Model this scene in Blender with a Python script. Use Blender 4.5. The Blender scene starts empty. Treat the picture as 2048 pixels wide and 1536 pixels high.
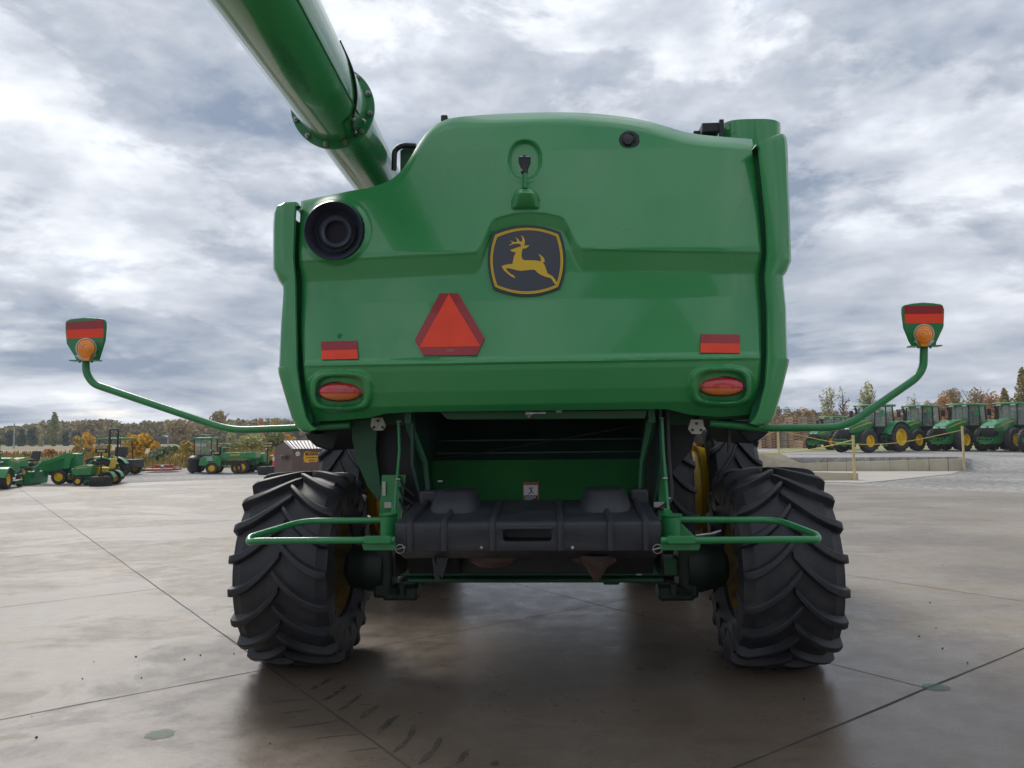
import bpy, math, random
from mathutils import Vector, Matrix
R = math.radians
random.seed(7)
sc = bpy.context.scene
col = sc.collection

# ------------------------------------------------------------------ camera
FPX = 1538.0; CAMH = 1.7; ROLL = R(0.68); PITCH = math.atan(100 / FPX)
def ray(px, py):
    u = (px - 1024) / FPX; v = (768 - py) / FPX
    c, s = math.cos(ROLL), math.sin(ROLL)
    u2, v2 = u * c + v * s, -u * s + v * c
    cp, sp = math.cos(PITCH), math.sin(PITCH)
    return Vector((u2, cp - v2 * sp, sp + v2 * cp))
cam_d = bpy.data.cameras.new('camera'); cam = bpy.data.objects.new('camera', cam_d); col.objects.link(cam)
fw = ray(1024, 768).normalized()
rt = (ray(1025, 768) - ray(1024, 768)).normalized()
up = rt.cross(fw)
m = Matrix((rt, up, -fw)).transposed().to_4x4(); m.translation = (0, 0, CAMH)
cam.matrix_world = m
cam_d.sensor_width = 36; cam_d.lens = FPX / 2048 * 36; cam_d.clip_end = 3000; cam_d.clip_start = 0.05
sc.camera = cam

# ------------------------------------------------------------------ world, sun, exposure
SUN_EL = R(42); SUN_AZ = R(-28)            # azimuth from +Y, negative is to the left
w = bpy.data.worlds.new('World'); sc.world = w; w.use_nodes = True
nt = w.node_tree; N = nt.nodes; LK = nt.links; N.clear()
def nn(t, **k):
    n = N.new(t)
    for a, b in k.items(): setattr(n, a, b)
    return n
def mth(op, a, b=None, c=None):
    n = nn('ShaderNodeMath', operation=op)
    for i, x in enumerate((a, b, c)):
        if x is None: continue
        if isinstance(x, (int, float)): n.inputs[i].default_value = x
        else: LK.new(x, n.inputs[i])
    return n.outputs[0]
out = nn('ShaderNodeOutputWorld'); bg = nn('ShaderNodeBackground'); bg.inputs[1].default_value = 0.1
LK.new(bg.outputs[0], out.inputs[0])
sky = nn('ShaderNodeTexSky', sky_type='NISHITA'); sky.sun_disc = False
sky.sun_elevation = SUN_EL; sky.sun_rotation = SUN_AZ
tc = nn('ShaderNodeTexCoord'); sp = nn('ShaderNodeSeparateXYZ'); LK.new(tc.outputs['Generated'], sp.inputs[0])
zc = mth('MAXIMUM', sp.outputs[2], 0.0)
den = mth('ADD', zc, 0.22)
cx = mth('DIVIDE', sp.outputs[0], den); cy = mth('DIVIDE', sp.outputs[1], den)
cmb = nn('ShaderNodeCombineXYZ'); LK.new(cx, cmb.inputs[0]); LK.new(cy, cmb.inputs[1]); cmb.inputs[2].default_value = 3.7
def noise(vec, sc_, det, rough, dist=0.0):
    n = nn('ShaderNodeTexNoise'); n.inputs['Scale'].default_value = sc_; n.inputs['Detail'].default_value = det
    n.inputs['Roughness'].default_value = rough; n.inputs['Distortion'].default_value = dist
    LK.new(vec, n.inputs['Vector']); return n.outputs['Fac']
zq = mth('MULTIPLY', mth('POWER', zc, 0.62), 2.3); cq = nn('ShaderNodeCombineXYZ'); LK.new(sp.outputs[0], cq.inputs[0]); LK.new(sp.outputs[1], cq.inputs[1]); LK.new(zq, cq.inputs[2])
mq = nn('ShaderNodeMapping'); mq.inputs['Scale'].default_value = (1, 1, 1); mq.inputs['Location'].default_value = (1.7, 0.4, 0.6); LK.new(cq.outputs[0], mq.inputs[0])
n1 = noise(mq.outputs[0], 2.6, 9, 0.5, 0.1)
n2 = noise(mq.outputs[0], 7.5, 9, 0.52, 0.08)
mp = nn('ShaderNodeMapping'); mp.inputs['Location'].default_value = (5.2, 1.3, 0); LK.new(cmb.outputs[0], mp.inputs[0])
n3 = noise(mp.outputs[0], 0.35, 3, 0.5)
n4 = noise(mq.outputs[0], 24, 8, 0.6)
v = mth('ADD', mth('MULTIPLY', n1, 0.50), mth('ADD', mth('MULTIPLY', n2, 0.30), mth('ADD', mth('MULTIPLY', n3, 0.08), mth('MULTIPLY', n4, 0.12))))
mo_ = nn('ShaderNodeMapping'); mo_.inputs['Location'].default_value = (7.3, 2.1, 4.4); LK.new(cq.outputs[0], mo_.inputs[0])
p1 = noise(mo_.outputs[0], 3.2, 10, 0.60, 0.25)
pm = nn('ShaderNodeMapRange'); pm.interpolation_type = 'SMOOTHSTEP'; LK.new(p1, pm.inputs[0]); pm.inputs[1].default_value = 0.465; pm.inputs[2].default_value = 0.545
v = mth('ADD', v, mth('MULTIPLY_ADD', pm.outputs[0], -0.075, 0.040))
# sunward brightening through the cloud
sd = Vector((math.sin(SUN_AZ) * math.cos(SUN_EL), math.cos(SUN_AZ) * math.cos(SUN_EL), math.sin(SUN_EL)))
vd = nn('ShaderNodeVectorMath', operation='DOT_PRODUCT'); LK.new(tc.outputs['Generated'], vd.inputs[0]); vd.inputs[1].default_value = sd
glow = mth('MULTIPLY', mth('POWER', mth('MAXIMUM', vd.outputs['Value'], 0.0), 8.0), 0.055)
v = mth('ADD', v, glow)
rp = nn('ShaderNodeValToRGB'); LK.new(v, rp.inputs[0])
e = rp.color_ramp.elements
e[0].position = 0.40; e[0].color = (0.20, 0.25, 0.34, 1)
e[1].position = 0.645; e[1].color = (0.78, 0.81, 0.86, 1)
for p, c in ((0.44, (0.30, 0.345, 0.42, 1)), (0.49, (0.40, 0.435, 0.50, 1)), (0.545, (0.52, 0.55, 0.61, 1)), (0.60, (0.68, 0.71, 0.76, 1))):
    k = e.new(p); k.color = c
sc10 = nn('ShaderNodeVectorMath', operation='SCALE'); LK.new(rp.outputs[0], sc10.inputs[0]); sc10.inputs['Scale'].default_value = 7.0
# horizon slightly bluer and darker
gap = nn('ShaderNodeMapRange'); gap.inputs[1].default_value = 0.60; gap.inputs[2].default_value = 0.78; LK.new(n2, gap.inputs[0]); gap.inputs[4].default_value = 0.25
mx = nn('ShaderNodeMixRGB'); LK.new(gap.outputs[0], mx.inputs[0]); LK.new(sc10.outputs[0], mx.inputs[1])
LK.new(sky.outputs[0], mx.inputs[2]); LK.new(mx.outputs[0], bg.inputs[0])
sun_d = bpy.data.lights.new('sun', 'SUN'); sun = bpy.data.objects.new('sun', sun_d); col.objects.link(sun)
sun_d.energy = 1.3; sun_d.angle = R(20); sun_d.color = (1, 0.95, 0.88)
sun.rotation_euler = (-sd).to_track_quat('-Z', 'Y').to_euler(); sun.location = (0, 0, 30)
sc.view_settings.view_transform = 'Standard'; sc.view_settings.look = 'None'
sc.view_settings.exposure = 1.0; sc.view_settings.gamma = 1

# ------------------------------------------------------------------ materials
MC = {}
def mat(name, c1, c2=None, scale=4.0, rough=0.5, rough2=None, metal=0.0, coat=0.0, bump=0.0, bscale=None, trans=0.0,
        island=0.0, detail=5, spec=0.5, alpha=1.0, dist=0.01):
    if name in MC: return MC[name]
    mt = bpy.data.materials.new(name); mt.use_nodes = True; t = mt.node_tree; b = t.nodes['Principled BSDF']
    b.inputs['Roughness'].default_value = rough; b.inputs['Metallic'].default_value = metal
    b.inputs['Coat Weight'].default_value = coat; b.inputs['Coat Roughness'].default_value = 0.06
    b.inputs['Transmission Weight'].default_value = trans; b.inputs['Specular IOR Level'].default_value = spec
    b.inputs['Alpha'].default_value = alpha
    b.inputs['Base Color'].default_value = (*c1, 1)
    tcn = t.nodes.new('ShaderNodeTexCoord'); no = t.nodes.new('ShaderNodeTexNoise')
    t.links.new(tcn.outputs['Object'], no.inputs['Vector']); no.inputs['Scale'].default_value = scale; no.inputs['Detail'].default_value = detail
    if c2 is not None:
        r_ = t.nodes.new('ShaderNodeMapRange'); r_.inputs[1].default_value = 0.35; r_.inputs[2].default_value = 0.65
        if island:
            g = t.nodes.new('ShaderNodeNewGeometry'); mm = t.nodes.new('ShaderNodeMath'); mm.operation = 'MULTIPLY_ADD'
            t.links.new(g.outputs['Random Per Island'], mm.inputs[0]); mm.inputs[1].default_value = island; mm.inputs[2].default_value = -island / 2
            ad = t.nodes.new('ShaderNodeMath'); ad.operation = 'ADD'; t.links.new(mm.outputs[0], ad.inputs[0]); t.links.new(no.outputs['Fac'], ad.inputs[1])
            t.links.new(ad.outputs[0], r_.inputs[0])
        else: t.links.new(no.outputs['Fac'], r_.inputs[0])
        mi = t.nodes.new('ShaderNodeMixRGB'); mi.inputs[1].default_value = (*c1, 1); mi.inputs[2].default_value = (*c2, 1)
        t.links.new(r_.outputs[0], mi.inputs[0]); t.links.new(mi.outputs[0], b.inputs['Base Color'])
    if rough2 is not None:
        r2 = t.nodes.new('ShaderNodeMapRange'); r2.inputs[1].default_value = 0.35; r2.inputs[2].default_value = 0.65
        r2.inputs[3].default_value = rough; r2.inputs[4].default_value = rough2
        t.links.new(no.outputs['Fac'], r2.inputs[0]); t.links.new(r2.outputs[0], b.inputs['Roughness'])
    if bump:
        nb = t.nodes.new('ShaderNodeTexNoise'); nb.inputs['Scale'].default_value = bscale or scale * 8; nb.inputs['Detail'].default_value = 4
        t.links.new(tcn.outputs['Object'], nb.inputs['Vector'])
        bp = t.nodes.new('ShaderNodeBump'); bp.inputs['Strength'].default_value = bump; bp.inputs['Distance'].default_value = dist
        t.links.new(nb.outputs['Fac'], bp.inputs['Height']); t.links.new(bp.outputs[0], b.inputs['Normal'])
    MC[name] = mt; return mt
GREEN = mat('green_paint', (0.032, 0.275, 0.076), (0.037, 0.29, 0.084), 1.2, 0.26, rough2=0.36, coat=0.7, bump=0.02, bscale=2.5)
GREENP = mat('green_frame_paint', (0.018, 0.235, 0.068), (0.016, 0.20, 0.058), 6, 0.38, coat=0.4)
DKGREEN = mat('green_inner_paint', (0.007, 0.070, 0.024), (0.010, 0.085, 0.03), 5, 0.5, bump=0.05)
DUSTGREEN = mat('dusty_green_paint', (0.02, 0.12, 0.045), (0.05, 0.10, 0.06), 9, 0.6)
BLACKP = mat('black_moulded_plastic', (0.022, 0.023, 0.029), (0.032, 0.033, 0.04), 7, 0.42, 0.55, bump=0.05, bscale=60)
BLACK = mat('black_paint', (0.012, 0.013, 0.016), (0.02, 0.021, 0.025), 6, 0.45)
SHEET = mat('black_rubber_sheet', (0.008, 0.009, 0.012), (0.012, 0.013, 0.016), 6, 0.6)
def rubber():
    mt = mat('tyre_rubber', (0.016, 0.0175, 0.023), (0.030, 0.030, 0.034), 5, 0.46, 0.62, bump=0.25, bscale=38, detail=9, dist=0.004)
    t = mt.node_tree; b = t.nodes['Principled BSDF']; old = b.inputs['Base Color'].links[0].from_socket
    g = t.nodes.new('ShaderNodeNewGeometry'); mr = t.nodes.new('ShaderNodeMapRange'); mr.inputs[1].default_value = .53; mr.inputs[2].default_value = .66; t.links.new(g.outputs['Pointiness'], mr.inputs[0])
    tc_ = t.nodes.new('ShaderNodeTexCoord'); n_ = t.nodes.new('ShaderNodeTexNoise'); n_.inputs['Scale'].default_value = 16; n_.inputs['Detail'].default_value = 8; n_.inputs['Roughness'].default_value = .7; t.links.new(tc_.outputs['Object'], n_.inputs['Vector'])
    m2 = t.nodes.new('ShaderNodeMapRange'); m2.inputs[1].default_value = .42; m2.inputs[2].default_value = .66; t.links.new(n_.outputs['Fac'], m2.inputs[0])
    mu = t.nodes.new('ShaderNodeMath'); mu.operation = 'MULTIPLY'; t.links.new(mr.outputs[0], mu.inputs[0]); t.links.new(m2.outputs[0], mu.inputs[1])
    mx_ = t.nodes.new('ShaderNodeMixRGB'); mx_.inputs[2].default_value = (.13, .12, .115, 1); t.links.new(mu.outputs[0], mx_.inputs[0]); t.links.new(old, mx_.inputs[1])
    # dried dust film in patches
    n3_ = t.nodes.new('ShaderNodeTexNoise'); n3_.inputs['Scale'].default_value = 5; n3_.inputs['Detail'].default_value = 10; n3_.inputs['Roughness'].default_value = .75; t.links.new(tc_.outputs['Object'], n3_.inputs['Vector'])
    m3 = t.nodes.new('ShaderNodeMapRange'); m3.inputs[1].default_value = .52; m3.inputs[2].default_value = .72; m3.inputs[4].default_value = .45; t.links.new(n3_.outputs['Fac'], m3.inputs[0])
    mx2 = t.nodes.new('ShaderNodeMixRGB'); mx2.inputs[2].default_value = (.075, .066, .056, 1); t.links.new(m3.outputs[0], mx2.inputs[0]); t.links.new(mx_.outputs[0], mx2.inputs[1]); t.links.new(mx2.outputs[0], b.inputs['Base Color'])
    return mt
RUBBER = rubber()
YELLOW = mat('yellow_wheel_paint', (0.82, 0.54, 0.012), (0.75, 0.47, 0.012), 4, 0.4, coat=0.3)
YELLOWD = mat('dark_yellow_paint', (0.30, 0.19, 0.03), (0.13, 0.09, 0.03), 9, 0.55)  # darker, mottled yellow for the rear rims
GOLD = mat('emblem_yellow', (0.72, 0.46, 0.02), None, 4, 0.35)
EMB = mat('emblem_black', (0.040, 0.044, 0.060), None, 4, 0.3, spec=0.6)
EMBR = mat('emblem_rim', (0.018, 0.05, 0.035), None, 4, 0.35)
ORG = mat('fluorescent_orange', (0.95, 0.060, 0.012), (0.88, 0.052, 0.012), 8, 0.45)
DRED = mat('dark_red_reflector', (0.36, 0.012, 0.018), (0.31, 0.010, 0.016), 40, 0.35, coat=0.3)
def lens(name, c, c2):
    mt = mat(name, c, c2, 3, 0.12, coat=1.0)
    t = mt.node_tree; wv = t.nodes.new('ShaderNodeTexWave'); wv.inputs['Scale'].default_value = 26; wv.bands_direction = 'X'
    tcn = t.nodes.new('ShaderNodeTexCoord'); t.links.new(tcn.outputs['Object'], wv.inputs[0])
    bp = t.nodes.new('ShaderNodeBump'); bp.inputs['Strength'].default_value = 0.5; bp.inputs['Distance'].default_value = 0.004
    t.links.new(wv.outputs['Fac'], bp.inputs['Height']); t.links.new(bp.outputs[0], t.nodes['Principled BSDF'].inputs['Normal'])
    return mt
REDL = lens('red_lens', (0.62, 0.012, 0.016), (0.45, 0.008, 0.012))
AMBL = lens('dark_amber_lens', (0.72, 0.20, 0.03), (0.60, 0.13, 0.02))
AMBER = mat('amber_lens', (1.0, 0.34, 0.012), (0.9, 0.25, 0.01), 14, 0.15, coat=0.8)
STEEL = mat('zinc_steel', (0.45, 0.44, 0.42), (0.3, 0.3, 0.3), 20, 0.35, metal=0.9)
CREAM = mat('cream_plate', (0.50, 0.47, 0.41), (0.44, 0.41, 0.36), 12, 0.5)
WHITE = mat('white_print', (0.7, 0.7, 0.7), None, 4, 0.4)
INK = mat('black_print', (0.015, 0.015, 0.015), None, 4, 0.4)
LORG = mat('label_orange', (0.6, 0.16, 0.05), None, 4, 0.4)
GLASS = mat('tinted_cab_glass', (0.22, 0.34, 0.28), None, 3, 0.05, spec=0.9, coat=1.0, alpha=0.42)
DISC = mat('rusty_rotor', (0.13, 0.075, 0.06), (0.06, 0.04, 0.036), 9, 0.6)
GREY = mat('grey_plastic', (0.12, 0.125, 0.14), (0.09, 0.095, 0.11), 5, 0.5)

# ------------------------------------------------------------------ mesh helpers
def V(*a): return Vector(a)
class MB:
    def __init__(s): s.v = []; s.f = []
    def add(s, vs, fs):
        o = len(s.v); s.v += [tuple(p) for p in vs]; s.f += [tuple(i + o for i in q) for q in fs]; return s
    def box(s, c, size, rz=0, rx=0, ry=0):
        M = Matrix.Translation(c) @ Matrix.Rotation(rz, 4, 'Z') @ Matrix.Rotation(ry, 4, 'Y') @ Matrix.Rotation(rx, 4, 'X')
        a, b, d = size[0] / 2, size[1] / 2, size[2] / 2
        vs = [M @ V(x, y, z) for x, y, z in ((-a, -b, -d), (a, -b, -d), (a, b, -d), (-a, b, -d), (-a, -b, d), (a, -b, d), (a, b, d), (-a, b, d))]
        return s.add(vs, [(0, 3, 2, 1), (4, 5, 6, 7), (0, 1, 5, 4), (1, 2, 6, 5), (2, 3, 7, 6), (3, 0, 4, 7)])
    def grid(s, rows, closed=False, flip=False):
        n = len(rows[0]); fs = []
        for i in range(len(rows) - 1):
            for j in range(n if closed else n - 1):
                k = (j + 1) % n
                q = (i * n + j, i * n + k, (i + 1) * n + k, (i + 1) * n + j)
                fs.append(q[::-1] if flip else q)
        return s.add([p for r in rows for p in r], fs)
    def ring(s, c, ax, r, n, ph=0):
        ax = Vector(ax).normalized(); u = ax.orthogonal().normalized()
        if abs(ax.z) < 0.9: u = ax.cross(V(0, 0, 1)).normalized()
        q = ax.cross(u)
        return [Vector(c) + u * (r * math.cos(2 * math.pi * i / n + ph)) + q * (r * math.sin(2 * math.pi * i / n + ph)) for i in range(n)]
    def lathe(s, prof, c, ax, n=32, caps=False):
        ax = Vector(ax).normalized(); rows = [s.ring(Vector(c) + ax * a, ax, max(r, 1e-4), n) for a, r in prof]
        s.grid(rows, True)
        if caps: s.add(rows[0], [tuple(range(n))[::-1]]); s.add(rows[-1], [tuple(range(n))])
        return s
    def cyl(s, p0, p1, r0, r1=None, n=14):
        p0, p1 = Vector(p0), Vector(p1); r1 = r0 if r1 is None else r1
        return s.lathe([(0, r0), ((p1 - p0).length, r1)], p0, p1 - p0, n, True)
    def tube(s, pts, r, n=12, caps=True):
        pts = [Vector(p) for p in pts]; rows = []; t0 = (pts[1] - pts[0]).normalized(); u = t0.orthogonal().normalized()
        for i, p in enumerate(pts):
            a = pts[max(i - 1, 0)]; b = pts[min(i + 1, len(pts) - 1)]; t = (b - a).normalized()
            u = (u - t * u.dot(t)).normalized(); q = t.cross(u); rr = r[i] if isinstance(r, (list, tuple)) else r
            rows.append([p + u * (rr * math.cos(2 * math.pi * k / n)) + q * (rr * math.sin(2 * math.pi * k / n)) for k in range(n)])
        s.grid(rows, True)
        if caps: s.add(rows[0], [tuple(range(n))[::-1]]); s.add(rows[-1], [tuple(range(n))])
        return s
    def prism(s, pts, vec):
        n = len(pts); a = [Vector(p) for p in pts]; b = [p + Vector(vec) for p in a]
        return s.add(a + b, [tuple(range(n))[::-1], tuple(range(n, 2 * n))] + [(i, (i + 1) % n, (i + 1) % n + n, i + n) for i in range(n)])
    def build(s, name, m_, parent=None, ang=35, bevel=0, seg=2):
        me = bpy.data.meshes.new(name); me.from_pydata(s.v, [], s.f); me.update(); me.materials.append(m_)
        o = bpy.data.objects.new(name, me); col.objects.link(o)
        if parent is not None: o.parent = parent
        if ang:
            me.polygons.foreach_set('use_smooth', [True] * len(me.polygons)); me.set_sharp_from_angle(angle=R(ang))
        if bevel:
            b = o.modifiers.new('bevel', 'BEVEL'); b.width = bevel; b.segments = seg; b.limit_method = 'ANGLE'; b.angle_limit = R(40)
        return o
def fillet(pts, r, n=6):
    pts = [Vector(p) for p in pts]; o = [pts[0]]
    for i in range(1, len(pts) - 1):
        a, b, c = pts[i - 1], pts[i], pts[i + 1]; rr = min(r, (a - b).length * 0.48, (c - b).length * 0.48)
        p = b + (a - b).normalized() * rr; q = b + (c - b).normalized() * rr
        for k in range(n + 1):
            t = k / n; o.append(p * (1 - t) ** 2 + b * 2 * t * (1 - t) + q * t * t)
    return o + [pts[-1]]
def tag(o, label=None, cat=None, group=None, kind=None):
    if label: o['label'] = label
    if cat: o['category'] = cat
    if group: o['group'] = group
    if kind: o['kind'] = kind
    return o
def thing(name, label, cat, loc=(0, 0, 0), rz=0, group=None, scale=1):
    o = bpy.data.objects.new(name, None); col.objects.link(o); o.location = loc; o.rotation_euler = (0, 0, rz); o.scale = (scale,) * 3
    o.empty_display_size = 0.2
    return tag(o, label, cat, group)
def copy_tree(o, parent=None):
    c = o.copy(); col.objects.link(c); c.parent = parent
    for ch in list(o.children): copy_tree(ch, c)
    return c
def G(px, py, z=0.0):
    r = ray(px, py); t = (z - CAMH) / r.z; return r * t + V(0, 0, CAMH)
def text_mesh(txt, size, name, m_, parent, M, ext=0.0, bold=0.0):
    cu = bpy.data.curves.new(name, 'FONT'); cu.body = txt; cu.size = size; cu.align_x = 'CENTER'; cu.align_y = 'CENTER'; cu.extrude = ext; cu.offset = bold
    cu.resolution_u = 3
    t = bpy.data.objects.new(name, cu); col.objects.link(t)
    bpy.context.view_layer.update()
    me = bpy.data.meshes.new_from_object(t.evaluated_get(bpy.context.evaluated_depsgraph_get()))
    bpy.data.objects.remove(t); bpy.data.curves.remove(cu)
    me.transform(M); me.materials.clear(); me.materials.append(m_)
    o = bpy.data.objects.new(name, me); col.objects.link(o); o.parent = parent; return o
def lerp(a, b, t): return a + (b - a) * t
def interp(pts, x):
    if x <= pts[0][0]: return pts[0][1]
    for (a, b), (c, d) in zip(pts, pts[1:]):
        if x <= c: return b + (d - b) * (x - a) / (c - a)
    return pts[-1][1]
def csp(pts, x):           # monotone-ish cubic through points
    n = len(pts)
    if x <= pts[0][0]: return pts[0][1]
    if x >= pts[-1][0]: return pts[-1][1]
    for i in range(n - 1):
        if x <= pts[i + 1][0]: break
    def sl(k):
        if k <= 0 or k >= n - 1:
            a, b = (0, 1) if k <= 0 else (n - 2, n - 1)
            return (pts[b][1] - pts[a][1]) / (pts[b][0] - pts[a][0])
        return (pts[k + 1][1] - pts[k - 1][1]) / (pts[k + 1][0] - pts[k - 1][0])
    x0, y0 = pts[i]; x1, y1 = pts[i + 1]; h = x1 - x0; t = (x - x0) / h; m0, m1 = sl(i) * h, sl(i + 1) * h
    return (2 * t ** 3 - 3 * t * t + 1) * y0 + (t ** 3 - 2 * t * t + t) * m0 + (-2 * t ** 3 + 3 * t * t) * y1 + (t ** 3 - t * t) * m1
def ss(a, b, x):
    t = min(1, max(0, (x - a) / (b - a))); return t * t * (3 - 2 * t)

# ------------------------------------------------------------------ ground
def ground_mat(name, stops, scale, bump, bscale, rough=(0.8, 0.9), dist=0.02, second=None):
    mt = bpy.data.materials.new(name); mt.use_nodes = True; t = mt.node_tree; b = t.nodes['Principled BSDF']
    g = t.nodes.new('ShaderNodeTexCoord'); a = t.nodes.new('ShaderNodeTexNoise'); a.inputs['Scale'].default_value = scale; a.inputs['Detail'].default_value = 10; a.inputs['Roughness'].default_value = 0.65
    t.links.new(g.outputs['Object'], a.inputs['Vector']); r_ = t.nodes.new('ShaderNodeValToRGB'); t.links.new(a.outputs['Fac'], r_.inputs[0])
    el = r_.color_ramp.elements; el[0].position = stops[0][0]; el[0].color = (*stops[0][1], 1); el[1].position = stops[-1][0]; el[1].color = (*stops[-1][1], 1)
    for p, c in stops[1:-1]: k = el.new(p); k.color = (*c, 1)
    t.links.new(r_.outputs[0], b.inputs['Base Color'])
    mr = t.nodes.new('ShaderNodeMapRange'); t.links.new(a.outputs['Fac'], mr.inputs[0]); mr.inputs[1].default_value = 0.3; mr.inputs[2].default_value = 0.7
    mr.inputs[3].default_value = rough[0]; mr.inputs[4].default_value = rough[1]; t.links.new(mr.outputs[0], b.inputs['Roughness'])
    nb = t.nodes.new('ShaderNodeTexNoise'); nb.inputs['Scale'].default_value = bscale; nb.inputs['Detail'].default_value = 3; t.links.new(g.outputs['Object'], nb.inputs['Vector'])
    bp = t.nodes.new('ShaderNodeBump'); bp.inputs['Strength'].default_value = bump; bp.inputs['Distance'].default_value = dist
    t.links.new(nb.outputs['Fac'], bp.inputs['Height']); t.links.new(bp.outputs[0], b.inputs['Normal'])
    if second:
        n2_ = t.nodes.new('ShaderNodeTexNoise'); n2_.inputs['Scale'].default_value = second[0]; n2_.inputs['Detail'].default_value = 2
        t.links.new(g.outputs['Object'], n2_.inputs['Vector'])
        m2 = t.nodes.new('ShaderNodeMapRange'); t.links.new(n2_.outputs['Fac'], m2.inputs[0]); m2.inputs[1].default_value = 0.35; m2.inputs[2].default_value = 0.65; m2.inputs[3].default_value = second[1]; m2.inputs[4].default_value = second[2]
        mm = t.nodes.new('ShaderNodeVectorMath'); mm.operation = 'SCALE'; t.links.new(r_.outputs[0], mm.inputs[0]); t.links.new(m2.outputs[0], mm.inputs['Scale']); t.links.new(mm.outputs[0], b.inputs['Base Color'])
    return mt
GRASS = ground_mat('dry_grass', [(0.3, (0.10, 0.11, 0.035)), (0.5, (0.17, 0.15, 0.06)), (0.7, (0.26, 0.20, 0.09))], 0.3, 0.5, 6, dist=0.1)
FIELD = ground_mat('stubble_field', [(0.3, (0.17, 0.11, 0.04)), (0.5, (0.25, 0.17, 0.07)), (0.7, (0.32, 0.23, 0.11))], 0.3, 0.5, 5, dist=0.1)
GRAVEL = ground_mat('grey_gravel', [(0.35, (0.16, 0.155, 0.145)), (0.5, (0.265, 0.255, 0.24)), (0.65, (0.42, 0.405, 0.385))], 5.0, 0.6, 16, dist=0.05, second=(0.22, 0.75, 1.15))

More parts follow.
